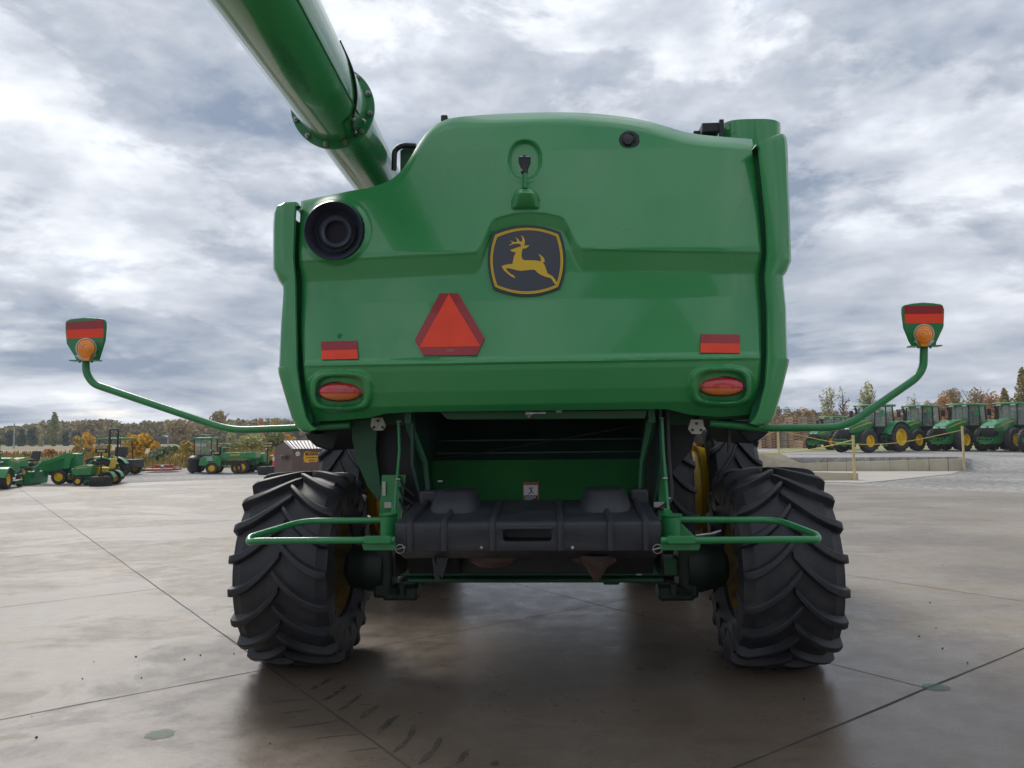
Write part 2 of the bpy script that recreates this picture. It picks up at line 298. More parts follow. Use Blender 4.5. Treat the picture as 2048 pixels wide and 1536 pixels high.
def concrete():
    mt = bpy.data.materials.new('damp_concrete'); mt.use_nodes = True; t = mt.node_tree; b = t.nodes['Principled BSDF']
    g = t.nodes.new('ShaderNodeTexCoord')
    def no(scale, det, rough=0.5, mapping=None, dist=0):
        n = t.nodes.new('ShaderNodeTexNoise'); n.inputs['Scale'].default_value = scale; n.inputs['Detail'].default_value = det; n.inputs['Roughness'].default_value = rough; n.inputs['Distortion'].default_value = dist
        if mapping:
            mp_ = t.nodes.new('ShaderNodeMapping'); mp_.inputs['Scale'].default_value = mapping[0]; mp_.inputs['Rotation'].default_value = (0, 0, mapping[1])
            t.links.new(g.outputs['Object'], mp_.inputs[0]); t.links.new(mp_.outputs[0], n.inputs['Vector'])
        else: t.links.new(g.outputs['Object'], n.inputs['Vector'])
        return n.outputs['Fac']
    def mr(x, a, b_, c, d):
        n = t.nodes.new('ShaderNodeMapRange'); t.links.new(x, n.inputs[0]); n.interpolation_type = 'SMOOTHSTEP'
        for i, q in enumerate((a, b_, c, d)): n.inputs[i + 1].default_value = q
        return n.outputs[0]
    def mix(f, c1, c2, bt='MIX'):
        n = t.nodes.new('ShaderNodeMixRGB'); n.blend_type = bt
        for i, q in enumerate((f, c1, c2)):
            if isinstance(q, tuple): n.inputs[i].default_value = (*q, 1)
            elif isinstance(q, float): n.inputs[i].default_value = q
            else: t.links.new(q, n.inputs[i])
        return n.outputs[0]
    def mm(op, a, b_):
        n = t.nodes.new('ShaderNodeMath'); n.operation = op
        for i, q in enumerate((a, b_)):
            if isinstance(q, float): n.inputs[i].default_value = q
            else: t.links.new(q, n.inputs[i])
        return n.outputs[0]
    base = mix(mr(no(0.35, 6, 0.55), 0.35, 0.65, 0, 1), (0.245, 0.215, 0.18), (0.31, 0.28, 0.242))
    base = mix(mr(no(0.5, 8, 0.6, ((1, 2.2, 1), R(14))), 0.47, 0.66, 0, 0.5), base, (0.29, 0.235, 0.165))      # brown dirt film
    base = mix(mr(no(55, 6, 0.7), 0.4, 0.62, 0, 0.35), base, (0.16, 0.145, 0.125))                          # grain
    base = mix(mr(no(2.2, 9, 0.65, ((1, 4.5, 1), R(-14)), 0.6), 0.55, 0.74, 0, 0.32), base, (0.20, 0.17, 0.14))  # scuffs
    base = mix(mr(no(1.6, 10, 0.7, ((1, 5, 1), R(24)), 1.0), 0.5, 0.68, 0, 0.35), base, (0.16, 0.125, 0.095))
    base = mix(mr(no(1.3, 10, 0.7, ((5, 1, 1), R(35)), 0.8), 0.52, 0.70, 0, 0.28), base, (0.17, 0.14, 0.115))
    base = mix(mr(no(140, 3, 0.6), 0.60, 0.70, 0, 0.45), base, (0.07, 0.06, 0.05))
    base = mix(mr(no(110, 3, 0.6, ((1, 1, 1), R(40))), 0.62, 0.70, 0, 0.35), base, (0.55, 0.52, 0.48))
    base = mix(mr(no(5, 10, 0.7, None, 0.5), 0.42, 0.62, 0, 0.30), base, (0.19, 0.16, 0.125))
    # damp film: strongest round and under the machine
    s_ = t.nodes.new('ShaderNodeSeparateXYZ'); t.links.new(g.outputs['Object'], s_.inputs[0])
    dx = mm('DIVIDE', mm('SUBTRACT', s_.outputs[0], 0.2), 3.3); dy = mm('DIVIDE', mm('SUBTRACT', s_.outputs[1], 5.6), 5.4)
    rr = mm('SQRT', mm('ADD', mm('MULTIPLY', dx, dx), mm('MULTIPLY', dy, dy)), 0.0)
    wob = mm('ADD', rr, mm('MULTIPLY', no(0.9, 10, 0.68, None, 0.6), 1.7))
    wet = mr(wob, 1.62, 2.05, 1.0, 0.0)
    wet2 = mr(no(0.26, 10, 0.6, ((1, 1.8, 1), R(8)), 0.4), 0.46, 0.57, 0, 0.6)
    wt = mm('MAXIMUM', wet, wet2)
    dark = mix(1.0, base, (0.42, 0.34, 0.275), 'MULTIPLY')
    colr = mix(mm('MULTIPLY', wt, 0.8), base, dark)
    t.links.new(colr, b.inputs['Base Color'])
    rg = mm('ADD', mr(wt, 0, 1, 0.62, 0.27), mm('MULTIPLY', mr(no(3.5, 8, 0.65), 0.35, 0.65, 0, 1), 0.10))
    t.links.new(rg, b.inputs['Roughness'])
    bp = t.nodes.new('ShaderNodeBump'); bp.inputs['Strength'].default_value = 0.25; bp.inputs['Distance'].default_value = 0.004
    t.links.new(no(30, 8, 0.7), bp.inputs['Height']); t.links.new(bp.outputs[0], b.inputs['Normal'])
    return mt
def sheet(name, pts, z, m_, label=None):
    b = MB(); b.add([(p[0], p[1], z) for p in pts], [tuple(range(len(pts)))]); o = b.build(name, m_, ang=0)
    return tag(o, kind='structure')
b = MB(); b.add([(-1500, -300, 0), (1500, -300, 0), (1500, 1600, 0), (-1500, 1600, 0)], [(0, 1, 2, 3)])
tag(b.build('ground', GRASS, ang=0), kind='structure')
sheet('field', [(-400, 62), (6, 62), (10, 190), (-400, 190)], 0.02, FIELD)
MEAD = ground_mat('olive_meadow', [(0.3, (0.13, 0.125, 0.06)), (0.7, (0.20, 0.17, 0.085))], 0.2, 0.5, 4, dist=0.1)
sheet('meadow', [(-500, 138), (9, 138), (12, 330), (-500, 330)], 0.04, MEAD)
sheet('gravel_yard', [(-80, 6), (-34, 43), (-26, 47.5), (-9, 52), (20, 75), (90, 80), (90, -30), (-80, -30)], 0.004, GRAVEL)
ga = Vector((0.809, 0.588, 0)); gb = Vector((-0.588, 0.809, 0))
e1, e2 = G(0, 977), G(560, 954.5); f1, f2 = G(1655, 969), G(2048, 987)
def isect(p, d, q, e_):
    D = d.x * e_.y - d.y * e_.x; t = ((q.x - p.x) * e_.y - (q.y - p.y) * e_.x) / D; return p + d * t
dl = (e2 - e1).normalized(); dr = (f2 - f1).normalized(); cor = isect(e1, dl, f1, dr)
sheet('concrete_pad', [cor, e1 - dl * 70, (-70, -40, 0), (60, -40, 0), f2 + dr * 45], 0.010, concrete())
JOINT = mat('joint_dirt', (0.03, 0.025, 0.02), (0.06, 0.05, 0.04), 3, 0.8)
b = MB()
def joint(p, q, wd=0.011):
    p, q = Vector(p), Vector(q); d = (q - p).normalized(); n_ = V(-d.y, d.x, 0); k = max(2, int((q - p).length / 0.4)); rows = []
    for i in range(k + 1):
        c = p.lerp(q, i / k) + n_ * random.uniform(-0.004, 0.004); w_ = wd * random.uniform(0.5, 1.0) / 2
        rows.append([(c + n_ * w_)[:2] + (0.0125,), (c - n_ * w_)[:2] + (0.0125,)])
    b.grid(rows, flip=True)
def gp(u, v_): return ga * u + gb * v_
joint(gp(1.93, 1.2), gp(1.93, 32.5), 0.016)
joint(gp(5.2, 2.58), gp(5.2, 12), 0.009); joint(gp(8.5, -4), gp(8.5, 20), 0.009); joint(gp(-1.4, 5.7), gp(-1.4, 20), 0.006)
joint(gp(1.93, 2.58), gp(16, 2.58), 0.018); joint(gp(-9, 5.7), gp(1.93, 5.7), 0.011); joint(gp(1.93, 5.75), gp(9, 5.75), 0.008)
joint(gp(-14, 9.45), gp(1.93, 9.45), 0.010); joint(gp(-14, 13.4), gp(9, 13.4), 0.009); joint(gp(5.2, 9.3), gp(18, 9.3), 0.006)
joint(gp(-14, 18), gp(1.93, 18), 0.012)
tag(b.build('pavement_joints', JOINT, ang=0), kind='structure')
# tyre print smears left on the concrete and two green paint spots
SM = mat('mud_smear', (0.05, 0.043, 0.036), (0.09, 0.075, 0.06), 5, 0.6, alpha=.6)
b = MB()
def smear(c, ang, ln, wd, z=0.0135):
    c = Vector(c); d = V(math.cos(ang), math.sin(ang), 0); n_ = V(-d.y, d.x, 0); rows = []; k = 9; cur = random.uniform(-.15, .15)
    for i in range(k + 1):
        t = i / k; w_ = wd * min(1, .25 + 4 * t, .25 + 4 * (1 - t)) * random.uniform(0.7, 1) / 2; p = c + d * ((t - .5) * ln) + n_ * (cur * ln * (t - .5) ** 2 * 2)
        rows.append([(p + n_ * w_ * random.uniform(.6, 1.2))[:2] + (z,), (p - n_ * w_ * random.uniform(.6, 1.2))[:2] + (z,)])
    b.grid(rows, flip=True)
def zs(x, y): return (440 + x * .5859, 1120 + y * .5859)
def smear2(p, q, wd):
    A_, B_ = G(*zs(*p)), G(*zs(*q)); smear((A_ + B_) / 2, math.atan2(B_.y - A_.y, B_.x - A_.x), (B_ - A_).length, wd)
for p, q in (((305, 450), (385, 408)), ((358, 487), (437, 433)), ((406, 522), (485, 465)), ((478, 548), (540, 500)), ((530, 600), (605, 535)), ((600, 670), (680, 570)), ((690, 706), (762, 612)), ((806, 712), (848, 652)), ((928, 712), (946, 693))): smear2(p, q, .05)
for p, q in (((180, 490), (310, 480)), ((205, 530), (335, 515)), ((225, 582), (405, 556)), ((320, 614), (480, 598)), ((430, 660), (560, 645))): smear2(p, q, .022)
for k in range(22):
    x = 240 + k * 11; y = 1165 - k * 4.5; smear(G(x + random.uniform(-4, 4), y), R(28), .42, .016)
t = SM.node_tree; nz = t.nodes.new('ShaderNodeTexNoise'); nz.inputs['Scale'].default_value = 22; nz.inputs['Detail'].default_value = 6; tq = t.nodes.new('ShaderNodeTexCoord'); t.links.new(tq.outputs['Object'], nz.inputs['Vector'])
ar = t.nodes.new('ShaderNodeMapRange'); ar.inputs[1].default_value = .34; ar.inputs[2].default_value = .52; ar.inputs[3].default_value = 0.1; ar.inputs[4].default_value = .75; t.links.new(nz.outputs['Fac'], ar.inputs[0]); t.links.new(ar.outputs[0], t.nodes['Principled BSDF'].inputs['Alpha'])
tag(b.build('tyre_print_smears', SM, ang=0), kind='stuff')
PSPOT = mat('green_overspray', (0.09, 0.21, 0.13), (0.13, 0.19, 0.14), 6, 0.7, alpha=.5)
for (x, y, r_) in ((320, 1472, 0.075), (1872, 1378, 0.075)):
    c = G(x, y); b = MB(); b.add([(c.x + r_ * 1.15 * math.cos(a) * random.uniform(.85, 1.1), c.y + r_ * math.sin(a) * random.uniform(.85, 1.1), 0.0145) for a in [i * math.pi / 9 for i in range(18)]], [tuple(range(18))])
    tag(b.build('paint_spot', PSPOT, ang=0), kind='structure')
# loose stones
b = MB()
for (x, y) in [(401, 1310), (369, 1318), (272, 1313), (188, 1323), (165, 1357), (73, 1474), (64, 1432), (430, 1226), (468, 1307), (283, 1355), (1838, 1272), (1885, 1296), (1872, 1256), (1860, 1205), (1885, 1130), (1845, 1065), (1608, 1398), (540, 1486), (2005, 1133), (1935, 1325)]:
    c = G(x, y, 0.015); r_ = random.uniform(0.004, 0.009)
    b.lathe([(-r_ * .6, .001), (-r_ * .3, r_), (r_ * .3, r_ * .8), (r_ * .6, .001)], c, (0.2, 0.1, 1), 6)
tag(b.build('loose_stones', mat('dark_stone', (0.04, 0.038, 0.035), None, 4, 0.8), ang=0), kind='stuff')

# ------------------------------------------------------------------ tyres
def tyre_mesh(Rr, W, rim, lugs, lh, d=1, z0=0.0, name='tyre'):
    """axis along x, centred on origin; d=+1 lugs point down at the -y face."""
    b = MB(); h = W / 2; tw = h * 0.9
    prof = [(-h * .62, rim), (-h * .8, rim + .02), (-h * .97, rim + (Rr - rim) * .32), (-h, rim + (Rr - rim) * .52), (-h * .97, rim + (Rr - rim) * .72), (-tw, Rr - .075 - .02), (-tw * .85, Rr - .062),
            (-tw * .4, Rr - .05), (0, Rr - .048), (tw * .4, Rr - .05), (tw * .85, Rr - .062), (tw, Rr - .095), (h * .97, rim + (Rr - rim) * .72), (h, rim + (Rr - rim) * .52), (h * .97, rim + (Rr - rim) * .32), (h * .8, rim + .02), (h * .62, rim)]
    b.lathe(prof, (0, 0, 0), (1, 0, 0), 72)
    def rad(a):
        a = abs(a)
        return interp([(0, Rr - .05), (tw * .4, Rr - .052), (tw * .85, Rr - .064), (tw, Rr - .097), (h * .99, Rr - .2), (h * 1.05, Rr - .24)], a)
    for i in range(lugs):
        for s in (-1, 1):
            th0 = 2 * math.pi * (i + (0.5 if s > 0 else 0)) / lugs; rows = []; K = 13
            for k in range(K + 1):
                t = k / K; a = -0.03 * W + (h * 1.0 + 0.03 * W) * t
                adv = d * (0.265 * Rr / 0.72) * (1 - (1 - min(t, 1)) ** 1.75) / Rr
                th = th0 - adv; top = Rr - .022 * (a / h) ** 2
                if t > .9: top -= (t - .9) * 0.22
                r0 = rad(a) - .012 - .05 * max(0, t - .8) * 5; wb = .040 + .012 * t; wt = .023 + .006 * t
                if k == 0: top -= .006; wt *= .8; wb *= .85
                sec = []
                for (w_, rr) in ((-wb, r0), (-wb * .72, r0 + (top - r0) * .45), (-wt, top - .004), (-wt * .7, top), (wt * .7, top), (wt, top - .004), (wb * .72, r0 + (top - r0) * .45), (wb, r0)):
                    q = th + w_ / Rr; sec.append(V(s * a, -rr * math.cos(q), rr * math.sin(q)))
                rows.append(sec)
            b.grid(rows, flip=(s < 0)); n = 8
            b.add(rows[0], [tuple(range(n)) if s < 0 else tuple(range(n))[::-1]]); b.add(rows[-1], [tuple(range(n))[::-1] if s < 0 else tuple(range(n))])
    return b
def wheel_parts(parent, c, Rr, W, rim, lugs, lh, face, steer_mat=YELLOW, flip=1, tm=None, rm=None):
    t = tyre_mesh(Rr, W, rim, lugs, lh, flip) if tm is None else tm
    to = t.build('tyre', RUBBER, parent, 24); to.location = c
    r_ = MB(); f = face; h = W * .31
    r_.lathe([(-h, rim * 1.03), (-h, rim * .96), (-h * .8, rim * .9), (0, rim * .88), (h * .8, rim * .9), (h, rim * .96), (h, rim * 1.03)], (0, 0, 0), (1, 0, 0), 48)
    r_.lathe([(f * h * .1, rim * .9), (f * h * .25, rim * .7), (f * h * .45, rim * .5), (f * h * .45, .001)] if f > 0 else [(f * h * .45, .001), (f * h * .45, rim * .5), (f * h * .25, rim * .7), (f * h * .1, rim * .9)], (0, 0, 0), (1, 0, 0), 48)
    for k in range(8):
        a = k * math.pi / 4; p = V(f * h * .45, rim * .36 * math.cos(a), rim * .36 * math.sin(a)); r_.cyl(p, p + V(f * .03, 0, 0), rim * .04, n=6)
    ro = r_.build('rim', steer_mat, parent); ro.location = c
    return to, ro

# ------------------------------------------------------------------ combine harvester
AZ = R(3.3)
r0 = ray(1062, 868); O = r0 * (4.95 / r0.y); O.z = 0
EX = V(math.cos(AZ), -math.sin(AZ), 0); EY = V(math.sin(AZ), math.cos(AZ), 0)
def L(px, py, yl):
    r = ray(px, py); t = (yl + EY.dot(O)) / EY.dot(r); p = r * t + V(0, 0, CAMH); d = p - O
    return V(d.dot(EX), yl, p.z)
H_ = thing('combine_harvester', 'large green combine harvester seen from behind with its unloading pipe swung back', 'combine harvester', O, -AZ)
# --- rear hood
TOP = [(602, 402), (640, 394), (700, 382), (740, 375), (765, 367), (785, 357), (803, 340), (820, 316), (838, 286), (855, 263), (875, 247), (900, 237), (950, 231), (1050, 225.5), (1150, 225), (1230, 231), (1290, 241), (1330, 252), (1365, 262.5), (1400, 269), (1440, 273), (1503, 278)]
BOT = [(628, 843), (660, 842), (736, 836), (769, 827), (824, 824), (1000, 822), (1160, 820), (1333, 818), (1383, 830), (1440, 834), (1501, 829)]
LFT = [(402, 602), (439, 600), (505, 598), (530, 599), (555, 603), (661, 603), (730, 607), (771, 611), (817, 621), (843, 628)]
RGT = [(278, 1503), (300, 1509), (446, 1520), (505, 1524), (530, 1522), (552, 1519), (626, 1522), (713, 1522), (758, 1520), (795, 1512), (829, 1501)]
def sup(dx, dy, a, b_, p=2.6): return (abs(dx / a) ** p + abs(dy / b_) ** p) ** (1 / p)
def fbase(px, py):
    """depth of the plain hood surface below the belt step around the emblem"""
    u = (px - 1062) / 470.0; yb = py + (px - 1062) * 0.017          # undo the picture's tilt
    f = 0.10 * u * u + 0.05 * abs(u) ** 9
    f += interp([(200, 0.20), (300, 0.115), (400, 0.055), (500, 0.0), (545, 0.0), (600, -0.012), (712, -0.066), (716, -0.077), (724, -0.082), (728, -0.070), (738, -0.066), (780, -0.025), (808, 0.02), (828, 0.09), (870, 0.24)], yb)
    return f
def fhood(px, py):
    u = (px - 1062) / 470.0; f = fbase(px, py)
    tp = csp(TOP, px); d = max(0.0, py - tp); f += (0.045 + 0.08 * ss(900, 1010, px)) * max(0, 1 - d / 26.0) ** 2.2
    # belt step, arching over the emblem
    S = ss(948, 990, px) * (1 - ss(1122, 1168, px)); arch = 1 - 0.22 * ((px - 1055) / 80.0) ** 2
    ys = interp([(590, 524), (960, 506), (1160, 499), (1530, 506)], px) - 78 * S * max(arch, 0)
    wdt = lerp(42, 27, S)
    f += 0.052 * min(1, max(0, 0.12 * ss(ys - 3, ys + 3, py) + 0.88 * (py - ys) / wdt)) if py > ys - 3 else 0
    # lip of the hood corners
    el = px - interp(LFT, py); er = interp(RGT, py) - px
    f += 0.018 * max(0, 1 - max(el, 0) / 6.0) ** 2 + 0.018 * max(0, 1 - max(er, 0) / 6.0) ** 2
    # tail lamp pods
    for (cx_, cy_) in ((681, 783), (1443, 773)):
        q = sup(px - cx_, py - cy_, 62, 40, 3.2)
        if q < 1.3:
            f -= 0.034 * (1 - ss(0.93, 1.08, q)); f += 0.046 * (1 - ss(0.66, 0.84, q))
    # round duct boss, recess, knobs
    q = math.hypot(px - 671, py - 462)
    f -= 0.028 * (1 - ss(58, 72, q)); f += 0.16 * (1 - ss(46, 59, q))
    q = sup(px - 1050, py - 321, 35, 43, 2.3); f += 0.045 * (1 - ss(0.72, 1.02, q))
    q = sup(px - 1259, py - 280, 20, 16, 2.4); f += 0.03 * (1 - ss(0.75, 1.05, q))
    return f
NS, NTT = 330, 230; rows = []
TL, TR_, BL, BR = (602, 402), (1503, 278), (628, 843), (1501, 829)
for j in range(NTT + 1):
    t = j / NTT; ly = lerp(402, 843, t); ry = lerp(278, 829, t); lx = csp(LFT, ly); rx_ = csp(RGT, ry); row = []
    for i in range(NS + 1):
        s = i / NS; tx = lerp(602, 1503, s); ty = csp(TOP, tx); bx = lerp(628, 1501, s); by = interp(BOT, bx)
        px = (1 - t) * tx + t * bx + (1 - s) * lx + s * rx_ - ((1 - s) * (1 - t) * 602 + s * (1 - t) * 1503 + (1 - s) * t * 628 + s * t * 1501)
        py = (1 - t) * ty + t * by + (1 - s) * ly + s * ry - ((1 - s) * (1 - t) * 402 + s * (1 - t) * 278 + (1 - s) * t * 843 + s * t * 829)
        row.append(L(px, py, fhood(px, py)))
    rows.append(row)
b = MB(); b.grid(rows, flip=True)
rim_ = rows[0] + [r[-1] for r in rows[1:]] + rows[-1][::-1][1:] + [r[0] for r in rows[::-1][1:]]
cen = V(0, 0, 2.6)
def inn(p, dy, k): return V(p.x + (cen.x - p.x) * k, p.y + dy, p.z + (cen.z - p.z) * k)
b.grid([rim_, [inn(p, .012, .002) for p in rim_], [inn(p, .14, .012) for p in rim_]], flip=False)
hood = b.build('rear_hood', GREEN, H_, 32)
# --- side panels
def side_panel(rows_px, name='side_panel', yfar=3.0):
    b = MB(); rows = []
    for (xi, yi, xo, yo) in rows_px:
        pi_ = L(xi, yi, 0.14); po = L(xo, yo, 0.225); row = [V(pi_.x * 1.04, 0.31, pi_.z)]
        for q, d in ((0, .13), (0.04, .115), (.35, .118), (.6, .130), (.8, .152), (.91, .182), (.975, .23), (1, .30), (1.0, 1.2), (.97, yfar)):
            row.append(V(lerp(pi_.x, po.x, q), d, lerp(pi_.z, po.z, q)))
        rows.append(row)
    # refine rows by cubic resample
    b.grid(rows)
    cap = [V(p.x, p.y, p.z) for p in rows[0]]
    b.grid([[V(p.x * .985, p.y + .0, p.z - .03) for p in rows[0]], cap])
    return b
def dens(rows_px, n=6):
    o = []
    for a, c in zip(rows_px, rows_px[1:]):
        for k in range(n): o.append(tuple(lerp(x, y, k / n) for x, y in zip(a, c)))
    return o + [rows_px[-1]]
LP = [(593, 406, 562, 413), (592, 409, 551, 419), (591, 418, 547.5, 430), (590, 440, 546, 450), (588, 505, 545.5, 528), (587.5, 518, 546, 541), (589, 540, 557, 563), (590, 552, 567, 577), (591, 575, 567.5, 592), (592, 640, 563, 640), (594, 725, 558.5, 729), (594, 733, 558, 735), (594, 734, 555.5, 737), (595, 742, 556, 744), (602, 795, 570, 790), (612, 835, 585, 838), (618, 846, 593, 853), (626, 854, 603, 864), (634, 857, 618, 868)]
RP = [(1513, 292, 1562, 271), (1514, 291, 1570, 270), (1516, 291, 1575, 277), (1519, 300, 1577.5, 295), (1534, 446, 1581.5, 440), (1536, 503, 1584, 519), (1536, 510, 1584, 526), (1534, 530, 1576, 543), (1532, 552, 1567.5, 554), (1532.5, 565, 1568, 570), (1536, 617, 1573, 617), (1536, 700, 1576, 710), (1535.5, 713, 1576.5, 716), (1535, 714, 1580, 721), (1535, 722, 1578, 730), (1532, 771, 1566, 775), (1519, 819, 1550, 832), (1513, 834, 1543, 845), (1506, 842, 1532, 852), (1500, 846, 1518, 855)]
LP = [(a + 3, b_, c_, d_) for a, b_, c_, d_ in LP]; RP = [(a - 4, b_, c_, d_) for a, b_, c_, d_ in RP]
for nm, P_ in (('l', LP), ('r', RP)):
    bb = side_panel(dens(P_, 5)); bb.build('side_panel', GREEN, H_, 22)
# --- inner shell, cavity and underside
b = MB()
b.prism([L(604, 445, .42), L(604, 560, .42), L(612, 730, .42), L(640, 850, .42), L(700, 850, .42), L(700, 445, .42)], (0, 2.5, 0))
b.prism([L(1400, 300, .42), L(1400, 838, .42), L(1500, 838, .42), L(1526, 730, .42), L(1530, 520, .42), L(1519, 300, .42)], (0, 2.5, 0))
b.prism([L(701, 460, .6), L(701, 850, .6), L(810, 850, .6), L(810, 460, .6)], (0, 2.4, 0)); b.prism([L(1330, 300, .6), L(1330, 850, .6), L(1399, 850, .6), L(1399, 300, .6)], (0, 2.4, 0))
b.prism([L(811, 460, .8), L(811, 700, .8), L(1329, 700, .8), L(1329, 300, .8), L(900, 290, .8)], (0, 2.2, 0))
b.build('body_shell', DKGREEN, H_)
b = MB()   # gap seals behind the seams
b.prism([L(580, 444, .24), L(580, 600, .24), L(588, 740, .24), L(612, 846, .24), L(626, 846, .24), L(609, 740, .24), L(604, 600, .24), L(601, 444, .24)], (0, .04, 0)); b.build('seam_seal', mat('seam_green', (0.015, 0.16, 0.07), None, 3, .5), H_); b = MB(); b.prism([L(1522, 292, .24), L(1541, 446, .24), L(1544, 600, .24), L(1540, 740, .24), L(1514, 840, .24), L(1500, 840, .24), L(1518, 740, .24), L(1520, 500, .24), L(1506, 292, .24)], (0, .04, 0))
b.build('seam_seal', mat('seam_green', (0.015, 0.16, 0.07), None, 3, .5), H_)
b = MB()   # straw hood: side walls, sloping back
for s in (-1, 1):
    b.prism([V(s * .84 + .02, .32, 2.0), V(s * .84 + .02, .30, 1.50), V(s * .80 + .02, .45, 1.22), V(s * .80 + .02, 1.9, 1.22), V(s * .84 + .02, 1.9, 2.0)], (s * .02, 0, 0))
b.prism([V(-.86, 1.9, 2.1), V(-.86, 1.55, 1.75), V(-.86, 1.0, 1.48), V(-.86, 1.02, 1.46), V(-.86, 1.6, 1.72), V(-.86, 1.95, 2.05)], (1.76, 0, 0))
b.box((.02, 1.1, 2.02), (1.76, 1.6, .03))
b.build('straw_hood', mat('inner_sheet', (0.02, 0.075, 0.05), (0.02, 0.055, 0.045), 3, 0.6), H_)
b = MB(); b.box((.02, 1.0, 1.33), (1.70, .02, .34)); b.box((.02, .99, 1.165), (1.70, .05, .02))
for s in (-.62, .66): b.cyl((s, .99, 1.41), (s, .965, 1.41), .016, n=8)
bp_ = b.build('discharge_plate', mat('matt_inner_green', (0.015, 0.15, 0.03), (0.012, 0.12, 0.028), 3, .65, spec=.2), H_)
# cross bar below the hood edge
b = MB(); b.prism([L(880, 824, .26), L(893, 838, .26), L(905, 839, .26), L(1290, 837, .26), L(1295, 820, .26)], (0, .05, 0)); b.build('hood_lower_rail', DUSTGREEN, H_, bevel=.005)
b = MB(); b.box(L(1058, 827, .24), (.045, .03, .02)); b.box(L(1078, 826, .24), (.09, .012, .012)); b.cyl(L(1058, 829, .25), L(1058, 833, .20), .01, n=8); b.box(L(1118, 823, .24), (.04, .01, .014)); b.build('hood_latch', STEEL, H_)['kind'] = 'stuff'
# --- emblem
E0 = (940, 440); EK = 1877 / 220.0
def epx(zx, zy): return (E0[0] + zx / EK, E0[1] + zy / EK)
def esurf(px, py, off):
    c0 = fbase(1053, 520) + 0.052 + 0.052 * 0
    return L(px, py, c0 - off + 0.00016 * (520 - py))
def shield(c, n=12):
    o = []
    for (a, mid, d) in (((c[0]), c[1], c[2]), (c[2], c[3], c[4]), (c[4], c[5], c[6]), (c[6], c[7], c[0])):
        q = (2 * mid[0] - (a[0] + d[0]) / 2, 2 * mid[1] - (a[1] + d[1]) / 2)
        for k in range(n):
            t = k / n; o.append(((1 - t) ** 2 * a[0] + 2 * t * (1 - t) * q[0] + t * t * d[0], (1 - t) ** 2 * a[1] + 2 * t * (1 - t) * q[1] + t * t * d[1]))
    return o
S1 = shield([(390, 210), (970, 85), (1545, 207), (1637, 700), (1537, 1168), (970, 1303), (397, 1180), (301, 680)])
S2 = shield([(430, 255), (970, 134), (1505, 246), (1590, 700), (1500, 1140), (965, 1262), (430, 1140), (348, 690)])
S3 = shield([(465, 292), (970, 173), (1470, 279), (1545, 700), (1468, 1107), (965, 1219), (465, 1110), (388, 690)])
SM1 = shield([(446, 272), (970, 150), (1488, 261), (1570, 700), (1485, 1124), (965, 1243), (446, 1126), (366, 690)])
SM2 = shield([(451, 277), (970, 156), (1483, 267), (1564, 700), (1480, 1119), (965, 1237), (451, 1121), (371, 690)])
DEER = [(865, 262), (905, 280), (930, 330), (937, 380), (925, 437), (960, 435), (1018, 428), (985, 460), (948, 488), (902, 484), (886, 540), (878, 610), (890, 660), (912, 680), (940, 688), (1050, 686), (1140, 692), (1205, 706), (1213, 680), (1200, 630), (1165, 575), (1215, 605), (1262, 650), (1280, 708), (1245, 725), (1275, 770), (1300, 840), (1320, 905), (1360, 930), (1415, 965), (1450, 1012), (1485, 1075), (1475, 1108), (1440, 1080), (1380, 992), (1290, 970), (1200, 930), (1150, 895), (1105, 850), (1040, 848), (960, 858), (870, 868), (800, 858), (700, 830), (612, 820), (640, 870), (690, 915), (745, 945), (780, 995), (735, 980), (700, 960), (640, 915), (580, 860), (537, 790), (600, 765), (680, 752), (725, 748), (735, 690), (750, 620), (785, 552), (740, 545), (700, 530), (690, 510), (760, 485), (830, 462), (870, 450), (872, 428), (850, 408), (800, 402), (740, 410), (660, 438), (690, 412), (725, 392), (710, 370), (680, 350), (725, 362), (748, 379), (808, 368), (800, 330), (765, 292), (810, 315), (838, 345), (842, 366), (885, 368), (895, 330), (885, 290)]
b = MB(); pts = [esurf(*epx(*p), .010) for p in S1]; b.prism(pts, (0, .035, 0)); em = b.build('emblem', EMBR, H_, 30)
em['label'] = 'black shield emblem with a yellow leaping deer'
b = MB(); b.prism([esurf(*epx(*p), .013) for p in S3], (0, .003, 0)); b.build('emblem_field', EMB, em, 30)
b = MB(); b.grid([[esurf(*epx(*p), .0145) for p in S2 + S2[:1]], [esurf(*epx(*p), .0145) for p in S3 + S3[:1]]]); b.build('emblem_border', GOLD, em, 0)
b = MB(); b.grid([[esurf(*epx(*p), .0150) for p in SM1 + SM1[:1]], [esurf(*epx(*p), .0150) for p in SM2 + SM2[:1]]]); b.build('border_line', mat('deep_gold', (0.28, 0.15, 0.012), None, 3, .4), em, 0)
b = MB(); b.add([esurf(*epx(*p), .0155) for p in DEER], [tuple(range(len(DEER)))]); b.build('deer', GOLD, em, 0)
